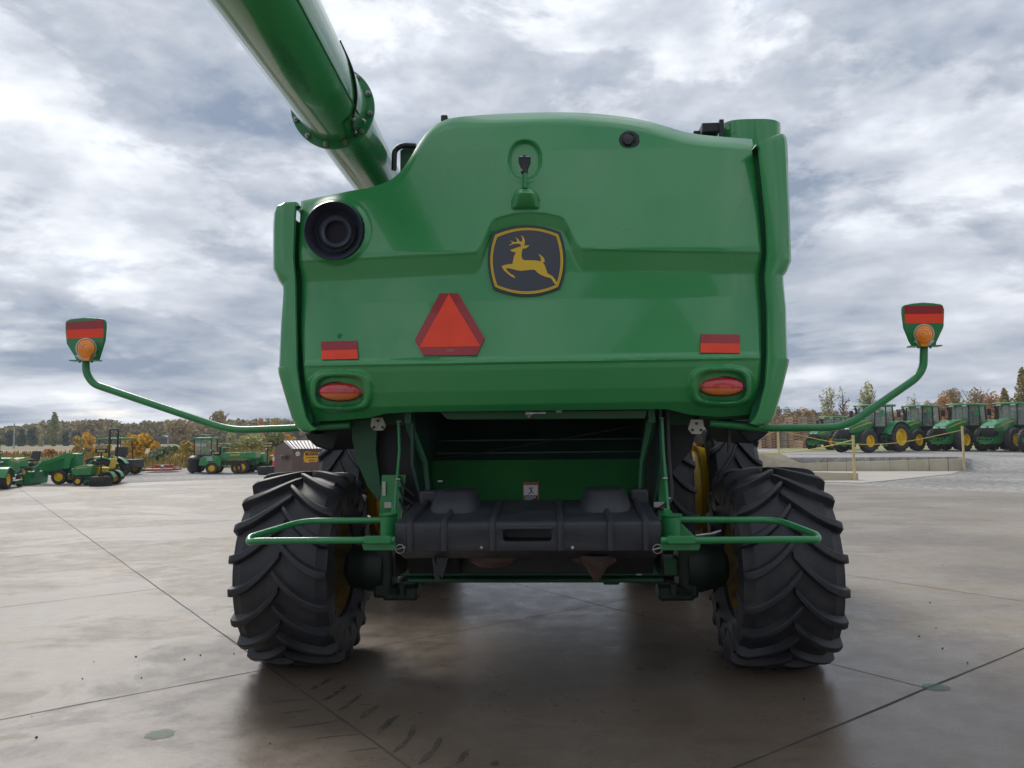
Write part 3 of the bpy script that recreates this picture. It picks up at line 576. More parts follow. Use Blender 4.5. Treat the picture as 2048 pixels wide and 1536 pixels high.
# --- slow moving vehicle triangle, reflectors
def hp(px, py, off): return L(px, py, fhood(px, py) - off)
def flat(pts, off, thick=.004, ref=None):
    """polygon lying on the hood, kept planar through three reference depths"""
    cx_ = sum(p[0] for p in pts) / len(pts); cy_ = sum(p[1] for p in pts) / len(pts); cx_, cy_ = ref or (cx_, cy_)
    d = 20; gx = (fhood(cx_ + d, cy_) - fhood(cx_ - d, cy_)) / (2 * d); gy = (fhood(cx_, cy_ + d) - fhood(cx_, cy_ - d)) / (2 * d); f0 = fhood(cx_, cy_)
    return [L(x, y, f0 + gx * (x - cx_) + gy * (y - cy_) - off) for x, y in pts]
def z3(x, y): return (520 + x / 3.2, 380 + y / 3.2)
ref = (899, 650)
b = MB(); b.prism(flat([z3(*p) for p in ((1150, 661), (1268, 660), (1437, 950), (1388, 1055), (1045, 1058), (990, 960))], .012, ref=ref), (0, .012, 0)); tr = b.build('warning_triangle', DRED, H_, 0)
tr['label'] = 'dark red bordered orange slow vehicle triangle'
b = MB(); b.add(flat([z3(*p) for p in ((1208, 664), (1411, 1000), (1019, 1007))], .0145, ref=ref), [(0, 1, 2)]); b.build('triangle_panel', ORG, tr, 0)
b = MB()
for k, (x0, x1) in enumerate(((1193, 1247), (1197, 1243), (1201, 1240))): b.add(flat([z3(x0, 1020 + k * 6), z3(x1, 1020 + k * 6), z3(x1, 1022.5 + k * 6), z3(x0, 1022.5 + k * 6)], .0145, ref=ref), [(0, 1, 2, 3)])
b.build('fine_print', mat('pale_print', (.4, .2, .2), None, 3, .5), tr, 0)
for (pts, lab) in (([(390, 970), (621, 964), (626, 1080), (395, 1085)], 'l'), (None, 'r')):
    if pts: P = [z3(*p) for p in pts]
    else: P = [(1402, 668), (1480, 669), (1480, 706), (1401, 705)]
    b = MB(); b.prism(flat(P, .008), (0, .006, 0)); rf = b.build('reflector', DRED, H_, 0)
    a, c, d, f_ = P; k = .49; P2 = [(lerp(a[0], f_[0], k) , lerp(a[1], f_[1], k)), (lerp(c[0], d[0], k), lerp(c[1], d[1], k)), d, f_]
    b = MB(); cxm = sum(p[0] for p in P) / 4; cym = sum(p[1] for p in P) / 4; b.add(flat(P2, .010, ref=(cxm, cym)), [(3, 2, 1, 0)]); b.build('orange_stripe', ORG, rf, 0)
# --- tail lamps
for (cx_, cy_, rx1, ry1) in ((681, 783, 44, 19), (1443, 772.5, 46, 19)):
    f0 = fhood(cx_, cy_)
    b = MB(); n = 48
    b.grid([[L(cx_ + rx1 * k * math.cos(a), cy_ + ry1 * k * math.sin(a), f0 - o_) for a in [i * 2 * math.pi / n for i in range(n)]] for k, o_ in ((1.08, -.01), (1.06, .02), (1.0, .022), (.98, .01))], True)
    tl = b.build('tail_lamp', BLACK, H_)
    def dome(y0, y1, nm, m_):
        rows = []
        for j in range(9):
            yy = lerp(y0, y1, j / 8); xx = math.sqrt(max(0, 1 - (yy / ry1) ** 2)) * rx1
            rows.append([L(cx_ + xx * q, cy_ + yy, f0 - .012 - .035 * math.sqrt(max(0, 1 - (xx * q / rx1) ** 2 - (yy / ry1) ** 2))) for q in [i / 16 * 2 - 1 for i in range(17)]])
        bb = MB(); bb.grid(rows, flip=True); bb.build(nm, m_, tl, 60)
    dome(-ry1, 4.5, 'red_lens', REDL); dome(4.5, ry1, 'amber_lens', AMBL)
# --- round air duct outlet
b = MB(); c = L(667, 462, .03); ax = (L(667, 462, 0) - L(667, 462, 1)).normalized(); f0 = fhood(671, 462)
def dish(prof, n=48, sx=1.0):
    return [[L(pxc + r_ * math.cos(a) * sx, pyc + r_ * math.sin(a), dd) for a in [i * 2 * math.pi / n for i in range(n)]] for r_, dd, pxc, pyc in prof]
b.grid(dish([(60, .055, 667, 461), (58, .02, 667, 461), (56, .03, 667, 461), (50, .10, 668, 462), (42, .16, 669, 463), (34, .15, 670, 463)]), True)
DUCT = mat('duct_plastic', (0.045, 0.053, 0.080), (0.055, 0.063, 0.092), 6, 0.33)
du = b.build('air_duct', DUCT, H_, 50)
b = MB(); rr = dish([(35, .16, 671, 464), (33, .06, 672, 464), (29, .045, 672, 464), (23, .06, 672, 464), (21, .11, 672, 464), (.5, .11, 672, 464)]); b.grid(rr, True); b.build('duct_nozzle', DUCT, du, 50)
b = MB()
for k in range(-5, 6):
    h_ = math.sqrt(max(0, 21 ** 2 - (k * 4) ** 2)); p, q = L(672 + k * 4, 464 - h_, .095), L(672 + k * 4, 464 + h_, .095); b.cyl(p, q, .003, n=4); p, q = L(672 - h_, 464 + k * 4, .095), L(672 + h_, 464 + k * 4, .095); b.cyl(p, q, .003, n=4)
b.build('duct_grille', BLACK, du)
b = MB(); b.cyl(L(680, 672, fhood(680, 672) - .006), L(680, 672, fhood(680, 672) + .02), .017, n=16); b.build('plug', GREENP, H_)
# --- camera knob upper right, mast in recess, hooded cover
b = MB(); f0 = fhood(1259, 280)
b.grid(dish([(19, f0 - .022, 1259, 280), (18, f0 - .035, 1259, 280), (13, f0 - .035, 1259, 280), (12, f0 - .01, 1259, 280)], 32, 1.05), True); b.grid(dish([(11.5, f0 - .0, 1257, 279), (11, f0 - .045, 1256, 279), (9, f0 - .055, 1256, 279), (.3, f0 - .057, 1256, 279)], 28), True)
b.build('rear_camera', BLACKP, H_, 50)
f0 = fbase(1050, 400); b = MB(); rows = []
for j, (yy, hw, d) in enumerate(((375, 10, .03), (378, 20, .075), (386, 24, .095), (392, 26, .085), (412, 30, .045), (417, 30, .02), (418, 27, .0))):
    rows.append([L(1051 + hw * q, yy + 3 * abs(q) ** 3, f0 - d * (1 - abs(q) ** 5) + .0) for q in [i / 10 - 1 for i in range(21)]])
b.grid(rows, flip=True); b.build('mast_cover', GREEN, H_, 40)
b = MB(); b.prism([L(1028, 388, f0 - .002), L(1019, 412, f0 - .002), L(1022, 418, f0 - .002), L(1079, 417, f0 - .002), L(1083, 411, f0 - .002), L(1075, 387, f0 - .002)], (0, .02, 0)); b.build('cover_gasket', BLACK, H_)
b = MB(); b.cyl(L(1050, 377, f0 - .06), L(1050, 345, f0 - .055), .017, n=14); mst = b.build('beacon_mast', GREENP, H_)
b = MB(); 
b.cyl(L(1049, 346, f0 - .055), L(1049, 335, f0 - .055), .024, n=14); b.prism([L(1043, 336, f0 - .075), L(1037, 322, f0 - .075), L(1037, 313, f0 - .075), L(1049, 309, f0 - .085), L(1061, 313, f0 - .075), L(1061, 322, f0 - .075), L(1055, 336, f0 - .075)], (0, .05, 0))
b.build('mast_plug', BLACKP, mst, bevel=.004)
b = MB(); b.cyl(L(1042.5, 340, f0 - .09), L(1042.5, 340, f0 - .08), .009, n=12); b.box(L(1043, 313, f0 - .09), (.025, .004, .007)); b.box(L(1055, 313, f0 - .09), (.025, .004, .007)); b.build('plug_pin', STEEL, mst)['kind'] = 'stuff'
# --- unloading auger
P0, P1 = L(800, 452, 3.3), L(540, 10, -1.55)
def ray_at(px, py, yl): return L(px, py, yl)
A1 = ray_at(716, 297, .95); A0 = ray_at(534, 0, -1.43); dA = (A0 - A1).normalized()
A0 = A1 + dA * 3.1; A2 = A1 - dA * 2.4
b = MB(); FL = A1 + dA * .92
b.cyl(A2, FL, .212, n=40); b.build('n', GREEN, None).name = 'lower'
bpy.data.objects.remove(bpy.data.objects['lower'])
aug = MB(); aug.lathe([(0, .222), ((FL - A2).length, .222)], A2, dA, 48); ao = aug.build('unloading_auger', GREEN, H_)
ao['label'] = 'long green unloading pipe swung back overhead'
b = MB(); pl_ = (A0 - FL).length; b.lathe([(0, .20), (0, .232), (pl_, .232), (pl_, .222), (pl_ - .6, .222), (pl_ - .6, .001)], FL, dA, 48); b.build('outer_pipe', GREEN, ao)
b = MB(); b.lathe([(-.012, .20), (-.012, .282), (.012, .282), (.012, .20)], FL, dA, 56); b.build('pipe_flange', GREENP, ao, bevel=.003)
b = MB(); sideu = dA.cross(V(0, 0, 1)).normalized(); upu = sideu.cross(dA)
for k in range(12):
    a = 2 * math.pi * (k + .35) / 12; p = FL + (sideu * math.cos(a) + upu * math.sin(a)) * .258
    b.cyl(p - dA * .035, p + dA * .055, .009, n=8); b.cyl(p + dA * .012, p + dA * .032, .018, n=6); b.cyl(p - dA * .03, p - dA * .012, .018, n=6)
b.build('flange_bolts', STEEL, ao)['kind'] = 'stuff'
# seam along the pipe and gusset with cable
b = MB(); a = R(-38)
def onpipe(t, a, r_=.234): return A1 + dA * t + (sideu * math.cos(a) + upu * math.sin(a)) * r_
b.tube([onpipe(.96, R(-38 + 180), .233), onpipe(3.1, R(-38 + 180), .233)], .006, 6); b.tube([onpipe(.96, R(208), .233), onpipe(3.1, R(208), .233)], .006, 6)
b.build('pipe_seam', GREENP, ao)
sgn = 1 if sideu.dot(V(1, 0, 0)) > 0 else -1
def sa(d): return R(d) if sgn > 0 else R(180 - d)
b = MB(); b.tube(fillet([onpipe(.94, sa(-52), .25), onpipe(1.16, sa(-47), .245), onpipe(1.3, sa(-18), .245), onpipe(1.50, sa(5), .245), onpipe(1.60, sa(40), .24)], .15), .010, 8); b.build('lamp_cable', BLACK, ao)
b = MB(); rows = [[onpipe(.935, sa(d), .236) for d in range(-66, -20, 5)], [onpipe(1.22, sa(d * .5 - 24), .24) for d in range(-66, -20, 5)]]; b.grid(rows); b.build('pipe_gusset', GREENP, ao)
b = MB()
for t_, d_ in ((1.0, -50), (1.18, -42), (1.0, -28)): b.cyl(onpipe(t_, sa(d_), .235), onpipe(t_, sa(d_), .262), .012, n=6)
b.build('gusset_bolts', STEEL, ao)['kind'] = 'stuff'
# --- roof-line pieces
b = MB(); b.prism([L(800, 300, 1.2), L(800, 360, 1.2), L(845, 360, 1.2), L(845, 292, 1.2), L(812, 290, 1.2)], (0, .3, 0)); b.build('tank_bracket', DKGREEN, H_, bevel=.01)
b = MB(); b.tube(fillet([L(788, 340, 1.15), L(789, 300, 1.15), L(805, 290, 1.15), L(832, 292, 1.15)], .08), .022, 10); b.build('roof_hose', BLACK, H_)
b = MB(); p_ = L(890, 241, .7); b.box(p_, (.05, .1, .05)); b.box(p_ - V(0, -.1, .35), (.04, .04, .7)); b.build('roof_bracket', BLACK, H_, bevel=.008)
b = MB(); n = 40; cxm = L(1490, 260, 1.0); rows = []
for zz, k in ((L(1500, 237, .72).z, 1), (L(1500, 420, .72).z, 1)):
    rows.append([V(cxm.x + .235 * math.copysign(abs(math.cos(a)) ** .6, math.cos(a)), 1.0 + .3 * math.copysign(abs(math.sin(a)) ** .6, math.sin(a)), zz - (0.012 * (math.cos(a) + 1) if 1 else 0)) for a in [i * 2 * math.pi / n for i in range(n)]])
b.grid(rows, True, True); b.add(rows[0], [tuple(range(n))]); b.build('air_intake_cover', GREEN, H_, 35, bevel=.01)
b = MB(); p = L(1443, 254, .66); b.box(L(1443, 262, .72), (.035, .03, .17)); b.box(L(1418, 262, .80), (.13, .15, .07)); b.box(L(1400, 266, .85), (.1, .03, .03)); b.box(L(1418, 290, .86), (.1, .04, .3)); b.build('intake_bracket', BLACK, H_, bevel=.005)
b = MB(); b.cyl(L(1456, 255, .70), L(1456, 255, .68), .014, n=12); b.build('intake_bolt', STEEL, H_)
# --- marker arms
def marker(path, plate, cx_, cy_, sx, side):
    yl = .35
    b = MB(); pts = [L(x, y, yl if i else .45) for i, (x, y) in enumerate(path)]; b.tube(fillet(pts, .16, 8), .024, 16)
    o = b.build('marker_arm', GREENP, H_); o['label'] = 'green tube arm holding an orange lamp on the ' + side
    b = MB(); P = [L(x, y, yl - .03) for x, y in plate]; b.prism(P, (0, .03, 0)); pl = b.build('marker_plate', GREENP, o, 20, bevel=.004)
    P = [(cx_ - 36 * sx, cy_ - 57), (cx_ + 38 * sx, cy_ - 57.5), (cx_ + 38 * sx, cy_ - 39.5), (cx_ - 36 * sx, cy_ - 38)]
    return o, pl, yl
def z6(x, y): return (100 + x / 3.938, 600 + y / 3.94)
def z7(x, y): return (1780 + x / 9.036, 590 + y / 9.036)
PL1 = [z6(*p) for p in ((120, 180), (128, 165), (160, 150), (270, 138), (390, 145), (424, 152), (432, 170), (434, 215), (425, 320), (375, 478), (330, 486), (235, 486), (210, 482), (190, 440), (130, 345), (120, 240))]
PL2 = [z7(*p) for p in ((228, 240), (240, 195), (270, 180), (420, 150), (600, 134), (780, 144), (925, 165), (960, 190), (985, 260), (975, 560), (960, 605), (845, 850), (835, 905), (770, 935), (480, 940), (415, 920), (360, 830), (262, 590), (228, 330))]
for side, path, PLT, redq, orq, lamp, zf in (
    ('left', [(700, 850), (600, 856), (461, 861), (186, 768), (172, 745), (172, 722)], PL1, ((128, 178), (424, 155), (424, 224), (130, 236)), ((130, 236), (424, 224), (420, 294), (132, 305)), (282, 380, 74), z6),
    ('right', [(1420, 846), (1520, 856), (1690, 855), (1832, 757), (1847, 735), (1848, 692)], PL2, ((262, 197), (950, 190), (950, 338), (266, 345)), ((266, 345), (960, 338), (960, 503), (270, 512)), (622, 705, 167), z7)):
    yl = .35; b = MB(); pts = [L(x, y, yl) for x, y in path]; b.tube(fillet(pts, .13, 8), .0255, 16)
    o = b.build('marker_arm', GREENP, H_); o['label'] = 'green tube arm holding an orange warning lamp on the %s side' % side
    b = MB(); b.prism([L(x, y, yl - .04) for x, y in PLT], (0, .025, 0)); pl = b.build('marker_plate', GREENP, o, 20, bevel=.004)
    b = MB(); b.add([L(*zf(*p), yl - .042) for p in redq], [(0, 1, 2, 3)]); b.build('red_strip', DRED, o, 0)
    b = MB(); b.add([L(*zf(*p), yl - .042) for p in orq], [(0, 1, 2, 3)]); b.build('orange_strip', ORG, o, 0)
    lx, ly = zf(lamp[0], lamp[1]); sc_ = lamp[2] / (3.94 if zf is z6 else 9.036)
    b = MB(); n = 36
    wp = [(lx + sc_ * 1.1 * math.cos(a), ly - sc_ * 1.1 * math.sin(a)) for a in [R(-38 + i * 256 / 30) for i in range(31)]]
    wp += [(lx - sc_ * 1.15, ly + sc_ * .78), (lx - sc_ * .55, ly + sc_ * 1.28), (lx + sc_ * .6, ly + sc_ * 1.28), (lx + sc_ * 1.12, ly + sc_ * .70)]
    b.prism([L(x, y, yl - .050) for x, y in wp], (0, .009, 0)); b.build('lamp_backing', mat('pale_backing', (.62, .64, .66), None, 3, .4), o, 0)
    b = MB(); b.grid([[L(lx + sc_ * k * math.cos(a), ly + sc_ * k * math.sin(a), yl - .05 - d) for a in [i * 2 * math.pi / n for i in range(n)]] for k, d in ((1, 0), (1, .03), (.93, .045), (.9, .042), (.7, .05), (.66, .048), (.45, .056), (.42, .053), (.2, .058), (.01, .058))], True)
    b.prism([L(lx + sc_ * x, ly + sc_ * y, yl - .085) for x, y in ((-.6, .8), (.6, .8), (.38, 1.1), (.36, 1.32), (-.36, 1.32), (-.38, 1.1))], (0, .03, 0)); b.build('amber_lamp', AMBER, o, 40)
    b = MB(); q = 1.33; b.box(L(lx, ly + sc_ * q, yl - .045), (.20, .07, .008)); b.cyl(L(lx - sc_ * .65, ly + sc_ * q, yl - .05), L(lx - sc_ * .65, ly + sc_ * 1.55, yl - .05), .008, n=8); b.cyl(L(lx + sc_ * .65, ly + sc_ * q, yl - .05), L(lx + sc_ * .65, ly + sc_ * 1.55, yl - .05), .008, n=8)
    b.build('lamp_shelf', GREENP, o)
# --- spreader cover (black tailboard)
def zy(py, yl): return L(1060, py, yl).z
XL, XR = L(791, 1080, -.30).x, L(1322, 1080, -.30).x
prof = [(-.30, zy(1102, -.30)), (-.305, zy(1060, -.30)), (-.30, zy(1049, -.3)), (-.285, zy(1044, -.29)), (-.26, zy(1041, -.26)), (.0, zy(1026, 0)), (.36, zy(1004, .36)), (.50, zy(1000, .5)), (.50, zy(1000, .5) - .05), (-.05, .92), (-.28, zy(1102, -.28))]
def tailpts(x, off=0): return [V(x, y - off * (1 if i < 4 else 0), z + (off if 2 < i < 8 else 0)) for i, (y, z) in enumerate(prof)]
b = MB(); n = len(prof); rows = [tailpts(x) for x in (XL + .012, XL, XR, XR - .012)]
rows[0] = [V(XL, p.y + .006, p.z - .006) for p in rows[0]]; rows = [tailpts(XL), tailpts(XR)]
b.grid(rows, True, True); b.add(rows[0], [tuple(range(n))]); b.add(rows[1], [tuple(range(n))[::-1]])
tb = b.build('spreader_cover', BLACKP, H_, 30)
cut = MB(); x0, x1 = L(1006, 1070, -.3).x, L(1103, 1070, -.3).x; z0_, z1_ = zy(1083, -.3), zy(1059, -.3)
rp_ = []
for (cx_, cz, a0) in ((x1 - .02, z1_ - .02, 0), (x0 + .02, z1_ - .02, 90), (x0 + .02, z0_ + .02, 180), (x1 - .02, z0_ + .02, 270)):
    for k in range(5): a = R(a0 + k * 22.5); rp_.append(V(cx_ + .02 * math.cos(a), -.4, cz + .02 * math.sin(a)))
cut.prism(rp_, (0, .26, 0)); co = cut.build('cutter', BLACK, H_, 0)
import bmesh
for ob_ in (tb, co):
    bm = bmesh.new(); bm.from_mesh(ob_.data); bmesh.ops.remove_doubles(bm, verts=bm.verts, dist=1e-5); bmesh.ops.recalc_face_normals(bm, faces=bm.faces); bm.to_mesh(ob_.data); bm.free()
mo = tb.modifiers.new('b', 'BOOLEAN'); mo.object = co; mo.operation = 'DIFFERENCE'; mo.solver = 'EXACT'
bv = tb.modifiers.new('bv', 'BEVEL'); bv.width = .008; bv.segments = 3; bv.limit_method = 'ANGLE'; bv.angle_limit = R(35)
bpy.context.view_layer.update()
me = bpy.data.meshes.new_from_object(tb.evaluated_get(bpy.context.evaluated_depsgraph_get())); tb.modifiers.clear(); tb.data = me; bpy.data.objects.remove(co)
me.polygons.foreach_set('use_smooth', [True] * len(me.polygons)); me.set_sharp_from_angle(angle=R(40))
b = MB(); b.tube([V(x0 - .01, -.31, z1_ + .008), V(x1 + .01, -.31, z1_ + .008)], .008, 8); b.build('hand_hole_lip', BLACKP, tb)
for pxr in (820, 888, 985, 1121, 1221, 1292):
    x = L(pxr, 1080, -.3).x; b = MB(); pr = [(y, z) for y, z in prof[:8]]
    path = [V(x, -.303, prof[0][1] + .004), V(x, -.303, prof[1][1]), V(x, -.298, prof[2][1] + .004), V(x, -.27, prof[4][1] + .002), V(x * 1.0, .0, prof[5][1] + .004), V(x, .30, prof[6][1] + .008), V(x, .42, prof[6][1] - .006)]
    b.tube(path, .021, 10); b.build('stiffening_rib', BLACKP, tb)
for (xa, xb) in ((858, 962), (1158, 1265)):
    b = MB(); rows = []; cxa = (L(xa, 1010, .15).x + L(xb, 1010, .15).x) / 2; hw = (L(xb, 1010, .15).x - L(xa, 1010, .15).x) / 2
    for zz, k, dy in ((1.12, 1.06, .0), (zy(1018, .12), 1.0, .01), (zy(1000, .12), .88, .05), (zy(985, .12), .79, .08), (zy(981, .12), .73, .09), (zy(980.5, .12), .3, .10), (zy(980.5, .12), .001, .10)):
        rows.append([V(cxa + hw * k * math.copysign(abs(math.cos(a)) ** .7, math.cos(a)), .19 + dy + .2 * k * math.copysign(abs(math.sin(a)) ** .8, math.sin(a)), zz) for a in [i * 2 * math.pi / 32 for i in range(32)]])
    b.grid(rows, True); b.build('rotor_hump', BLACKP, tb, 50)
b = MB()
for pxr in (963, 1145): b.cyl(L(pxr, 1095, -.31), L(pxr, 1095, -.29), .009, n=10)
b.cyl(L(1055, 1049, -.24), L(1055, 1046, -.24), .014, n=10); b.cyl(L(851, 1056, -.24), L(851, 1053, -.24), .007, n=8)
b.build('cover_bolts', STEEL, tb)['kind'] = 'stuff'
for xa_, xb_ in ((846, 868), (1290, 1268)):
    b = MB(); p_ = L(xa_, 1000, .35); q_ = L(xb_, 1000, .35); b.box(((p_.x + q_.x) / 2, .42, 1.22), (abs(q_.x - p_.x) + .05, .16, .20)); b.build('rear_tower', BLACKP, tb, bevel=.02)
for pxr in (800, 1315):
    b = MB(); c = L(pxr, 1098, -.33); b.tube([c + V(.026 * math.cos(a), 0, .026 * math.sin(a)) for a in [i * 2 * math.pi / 24 for i in range(25)]], .003, 6); b.cyl(c + V(-.03, 0, -.006), c + V(.034, 0, .012), .0035, n=6); b.build('lynch_pin', STEEL, H_)
# deflector below cover
b = MB()
for s, xe, xi in ((-1, XL - .05, XL + .2), (1, XR + .03, XR - .22)):
    b.prism([V(xe, -.1, 1.0), V(xe + s * .02, -.05, .9), V(xe + s * .045, .12, .77), V(xe + s * .045, .45, .75), V(xe, .5, 1.0)], (-s * .02, 0, 0))
b.box(((XL + XR) / 2, .34, .90), (XR - XL, .3, .24)); b.prism([V(XL, -.06, .98), V(XL, .12, .79), V(XL, .3, .77), V(XL, .3, .98)], (.34, 0, 0)); b.prism([V(XR, -.06, .98), V(XR, .12, .79), V(XR, .3, .77), V(XR, .3, .98)], (-.32, 0, 0))
b.build('spreader_housing', SHEET, H_, bevel=.01)
b = MB(); b.prism([L(866, 1103, -.05), L(880, 1160, -.05), L(870, 1161, -.05), L(862, 1103, -.05)], (.0, .1, 0)); b.prism([L(872, 1103, -.05), L(900, 1103, -.05), L(885, 1155, -.05), L(874, 1150, -.05)], (0, .05, 0)); b.build('deflector_fin', BLACKP, H_)
for cx_, k in ((985, 1), (1190, 1)):
    b = MB(); c = L(cx_, 1112, .12); b.lathe([(0, .17), (.03, .17), (.06, .16), (.10, .10), (.105, .001)], c + V(0, 0, .04), (0, 0, -1), 28); b.build('spreader_rotor', DISC, H_)
b = MB(); b.lathe([(0, .10), (.05, .085), (.16, .02), (.175, .001)], L(1192, 1108, -.08), (0, 0, -1), 20); b.build('rotor_cone', DISC, H_)
# --- rear axle
za, zb = zy(1112, .93), zy(1158, .93)
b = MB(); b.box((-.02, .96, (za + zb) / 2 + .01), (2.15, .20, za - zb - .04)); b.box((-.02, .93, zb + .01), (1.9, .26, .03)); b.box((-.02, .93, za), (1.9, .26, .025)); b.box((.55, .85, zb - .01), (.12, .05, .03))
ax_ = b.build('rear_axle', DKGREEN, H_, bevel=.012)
b = MB()
for pxr, pyr in ((846, 1142), (944, 1142), (1065, 1131)): b.cyl(L(pxr, pyr, .80), L(pxr, pyr, .86), .014, n=8)
b.build('axle_bolts', CREAM, ax_)['kind'] = 'stuff'
b = MB(); b.box(L(1278, 1147, .84), (.038, .004, .026)); b.build('small_label', CREAM, ax_)
for s, wx in ((-1, -1.755), (1, 1.72)):
    k = MB(); xk = s * 1.13 - .02
    k.box((xk, .93, .70), (.14, .26, .42)); k.box((s * 1.02, .9, .52), (.26, .2, .10)); k.lathe([(0, .17), (.10, .19), (.16, .17), (.26, .15), (.30, .10)], (xk, .93, .70), (s, 0, 0), 28, True); k.cyl((s * 1.0, .78, .60), (s * 1.0, .78, .52), .03, n=10); k.cyl((s * .98, .85, .56), (s * 1.06, .72, .56), .028, n=10)
    k.build('steering_knuckle', mat('knuckle_dark_green', (0.004, 0.018, 0.010), (0.008, 0.018, 0.013), 6, .55), H_, bevel=.02)  # very dark green for the knuckles
    wh = bpy.data.objects.new('rear_wheel', None); col.objects.link(wh); wh.parent = H_; wh.location = (wx, .93, .712)
    t = tyre_mesh(.722, .68, .36, 19, .058, 1); t.build('tyre', RUBBER, wh, 24).rotation_euler = (R(4 if s < 0 else -5), 0, 0)
    r_ = MB(); rm = .36
    r_.lathe([(-.24, rm + .02), (-.25, rm - .005), (-.2, rm - .03), (0, rm - .04), (.2, rm - .03), (.25, rm - .005), (.24, rm + .02)], (0, 0, 0), (1, 0, 0), 56)
    r_.lathe([(s * .17, rm - .04), (s * .18, .2), (s * .18, .001)][::(1 if s > 0 else -1)], (0, 0, 0), (1, 0, 0), 48); r_.build('rim', YELLOWD, wh)
for i, (wx, rr_) in enumerate(((-1.42, 0), (-2.23, 0), (1.30, 0), (2.09, 0))):
    wh = bpy.data.objects.new('front_wheel', None); col.objects.link(wh); wh.parent = H_; wh.location = (wx, 4.35, 1.0)
    W_ = .76 if abs(wx) < 2 else .62
    if i == 0: tA = tyre_mesh(1.0, .70, .56, 21, .055, 1).build('tyre', RUBBER, wh, 24)
    elif i == 1: tB = tyre_mesh(1.0, .54, .56, 21, .055, 1).build('tyre', RUBBER, wh, 24)
    else:
        t = (tA if i == 2 else tB).copy(); col.objects.link(t); t.parent = wh
    if i == 0:
        r_ = MB(); r_.lathe([(-.30, .58), (-.3, .54), (-.05, .48), (.25, .52), (.30, .58)], (0, 0, 0), (1, 0, 0), 48); r_.lathe([(-.02, .49), (-.02, .001)], (0, 0, 0), (1, 0, 0), 48); rA = r_.build('rim', YELLOW, wh)
    else:
        t = rA.copy(); col.objects.link(t); t.parent = wh
for s in (-1, 1):
    b = MB(); b.lathe([(0, .40), (.03, .455), (.08, .47), (.15, .47), (.20, .42)], (s * 1.71 - .06, 4.35, 1.0), (s, 0, 0), 48); b.build('dual_rim_spacer', YELLOW, H_)
b = MB(); b.cyl((-2.1, 4.35, 1.0), (2.1, 4.35, 1.0), .16, n=20); b.box((0, 4.35, 1.05), (1.6, .7, .55)); b.build('drive_axle', DKGREEN, H_, bevel=.03)
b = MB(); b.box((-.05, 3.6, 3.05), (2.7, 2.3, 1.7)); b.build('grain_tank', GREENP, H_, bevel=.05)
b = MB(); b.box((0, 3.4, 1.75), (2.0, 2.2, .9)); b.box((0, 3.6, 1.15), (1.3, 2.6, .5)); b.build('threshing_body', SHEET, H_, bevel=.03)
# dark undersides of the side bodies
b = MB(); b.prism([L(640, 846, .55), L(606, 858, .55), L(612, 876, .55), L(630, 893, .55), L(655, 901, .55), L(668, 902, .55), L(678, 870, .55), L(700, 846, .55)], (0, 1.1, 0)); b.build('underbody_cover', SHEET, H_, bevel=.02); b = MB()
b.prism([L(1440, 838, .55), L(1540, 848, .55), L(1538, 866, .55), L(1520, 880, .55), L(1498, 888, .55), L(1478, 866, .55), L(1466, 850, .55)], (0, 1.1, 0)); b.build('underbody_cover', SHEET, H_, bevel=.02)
b = MB(); b.prism([L(703, 838, .5), L(704, 880, .5), L(716, 930, .5), L(735, 975, .5), L(757, 1003, .5), L(764, 985, .5), L(752, 900, .5), L(756, 838, .5)], (0, .03, 0)); b.build('side_shield', DKGREEN, H_, bevel=.006)
b = MB(); b.prism([L(740, 836, .62), L(745, 985, .62), L(800, 1015, .62), L(850, 1000, .62), L(835, 836, .62)], (0, .03, 0)); b.build('rubber_curtain', SHEET, H_); b = MB(); b.prism([L(1296, 836, .62), L(1290, 1000, .62), L(1300, 1015, .62), L(1340, 1010, .62), L(1345, 945, .62), L(1383, 900, .62), L(1400, 836, .62)], (0, .03, 0)); b.build('rubber_curtain', SHEET, H_)
b = MB(); b.prism([L(764, 950, .45), L(758, 1040, .45), L(800, 1045, .45), L(812, 950, .45)], (0, .03, 0)); b.build('spreader_side_panel', GREENP, H_); b = MB(); b.prism([L(1316, 930, .45), L(1318, 1040, .45), L(1340, 1040, .45), L(1335, 930, .45)], (0, .03, 0)); b.build('spreader_side_panel', GREENP, H_)
b = MB()
for k in range(3): b.tube([L(798, 952 + k * 22, .43), L(806, 972 + k * 22, .43), L(828, 990 + k * 18, .43)], .010, 6)
b.build('panel_louvre', SHEET, H_)
for c_, s_ in ((L(768, 977, .43), (.022, .004, .10)), (L(776, 1010, .42), (.05, .01, .04)), (L(1318, 1009, .42), (.07, .02, .035))): b = MB(); b.box(c_, s_); b.build('reflective_tab', CREAM, H_)
# plates with three bolts
for P in (((743, 836), (765, 835), (772, 852), (766, 861), (749, 861), (741, 853)), ((1382, 839), (1406, 839), (1409, 858), (1402, 868), (1384, 868), (1376, 858))):
    b = MB(); b.prism([L(x, y, .36) for x, y in P], (0, .008, 0)); pl = b.build('bolt_plate', CREAM, H_, bevel=.002)
    cx_ = sum(p[0] for p in P) / 6; cy_ = sum(p[1] for p in P) / 6; b = MB()
    for dx, dy in ((0, -8), (-8, 5), (9, 5)): b.cyl(L(cx_ + dx, cy_ + dy, .362), L(cx_ + dx, cy_ + dy, .345), .010, n=10)
    b.build('plate_bolts', BLACK, pl)['kind'] = 'stuff'
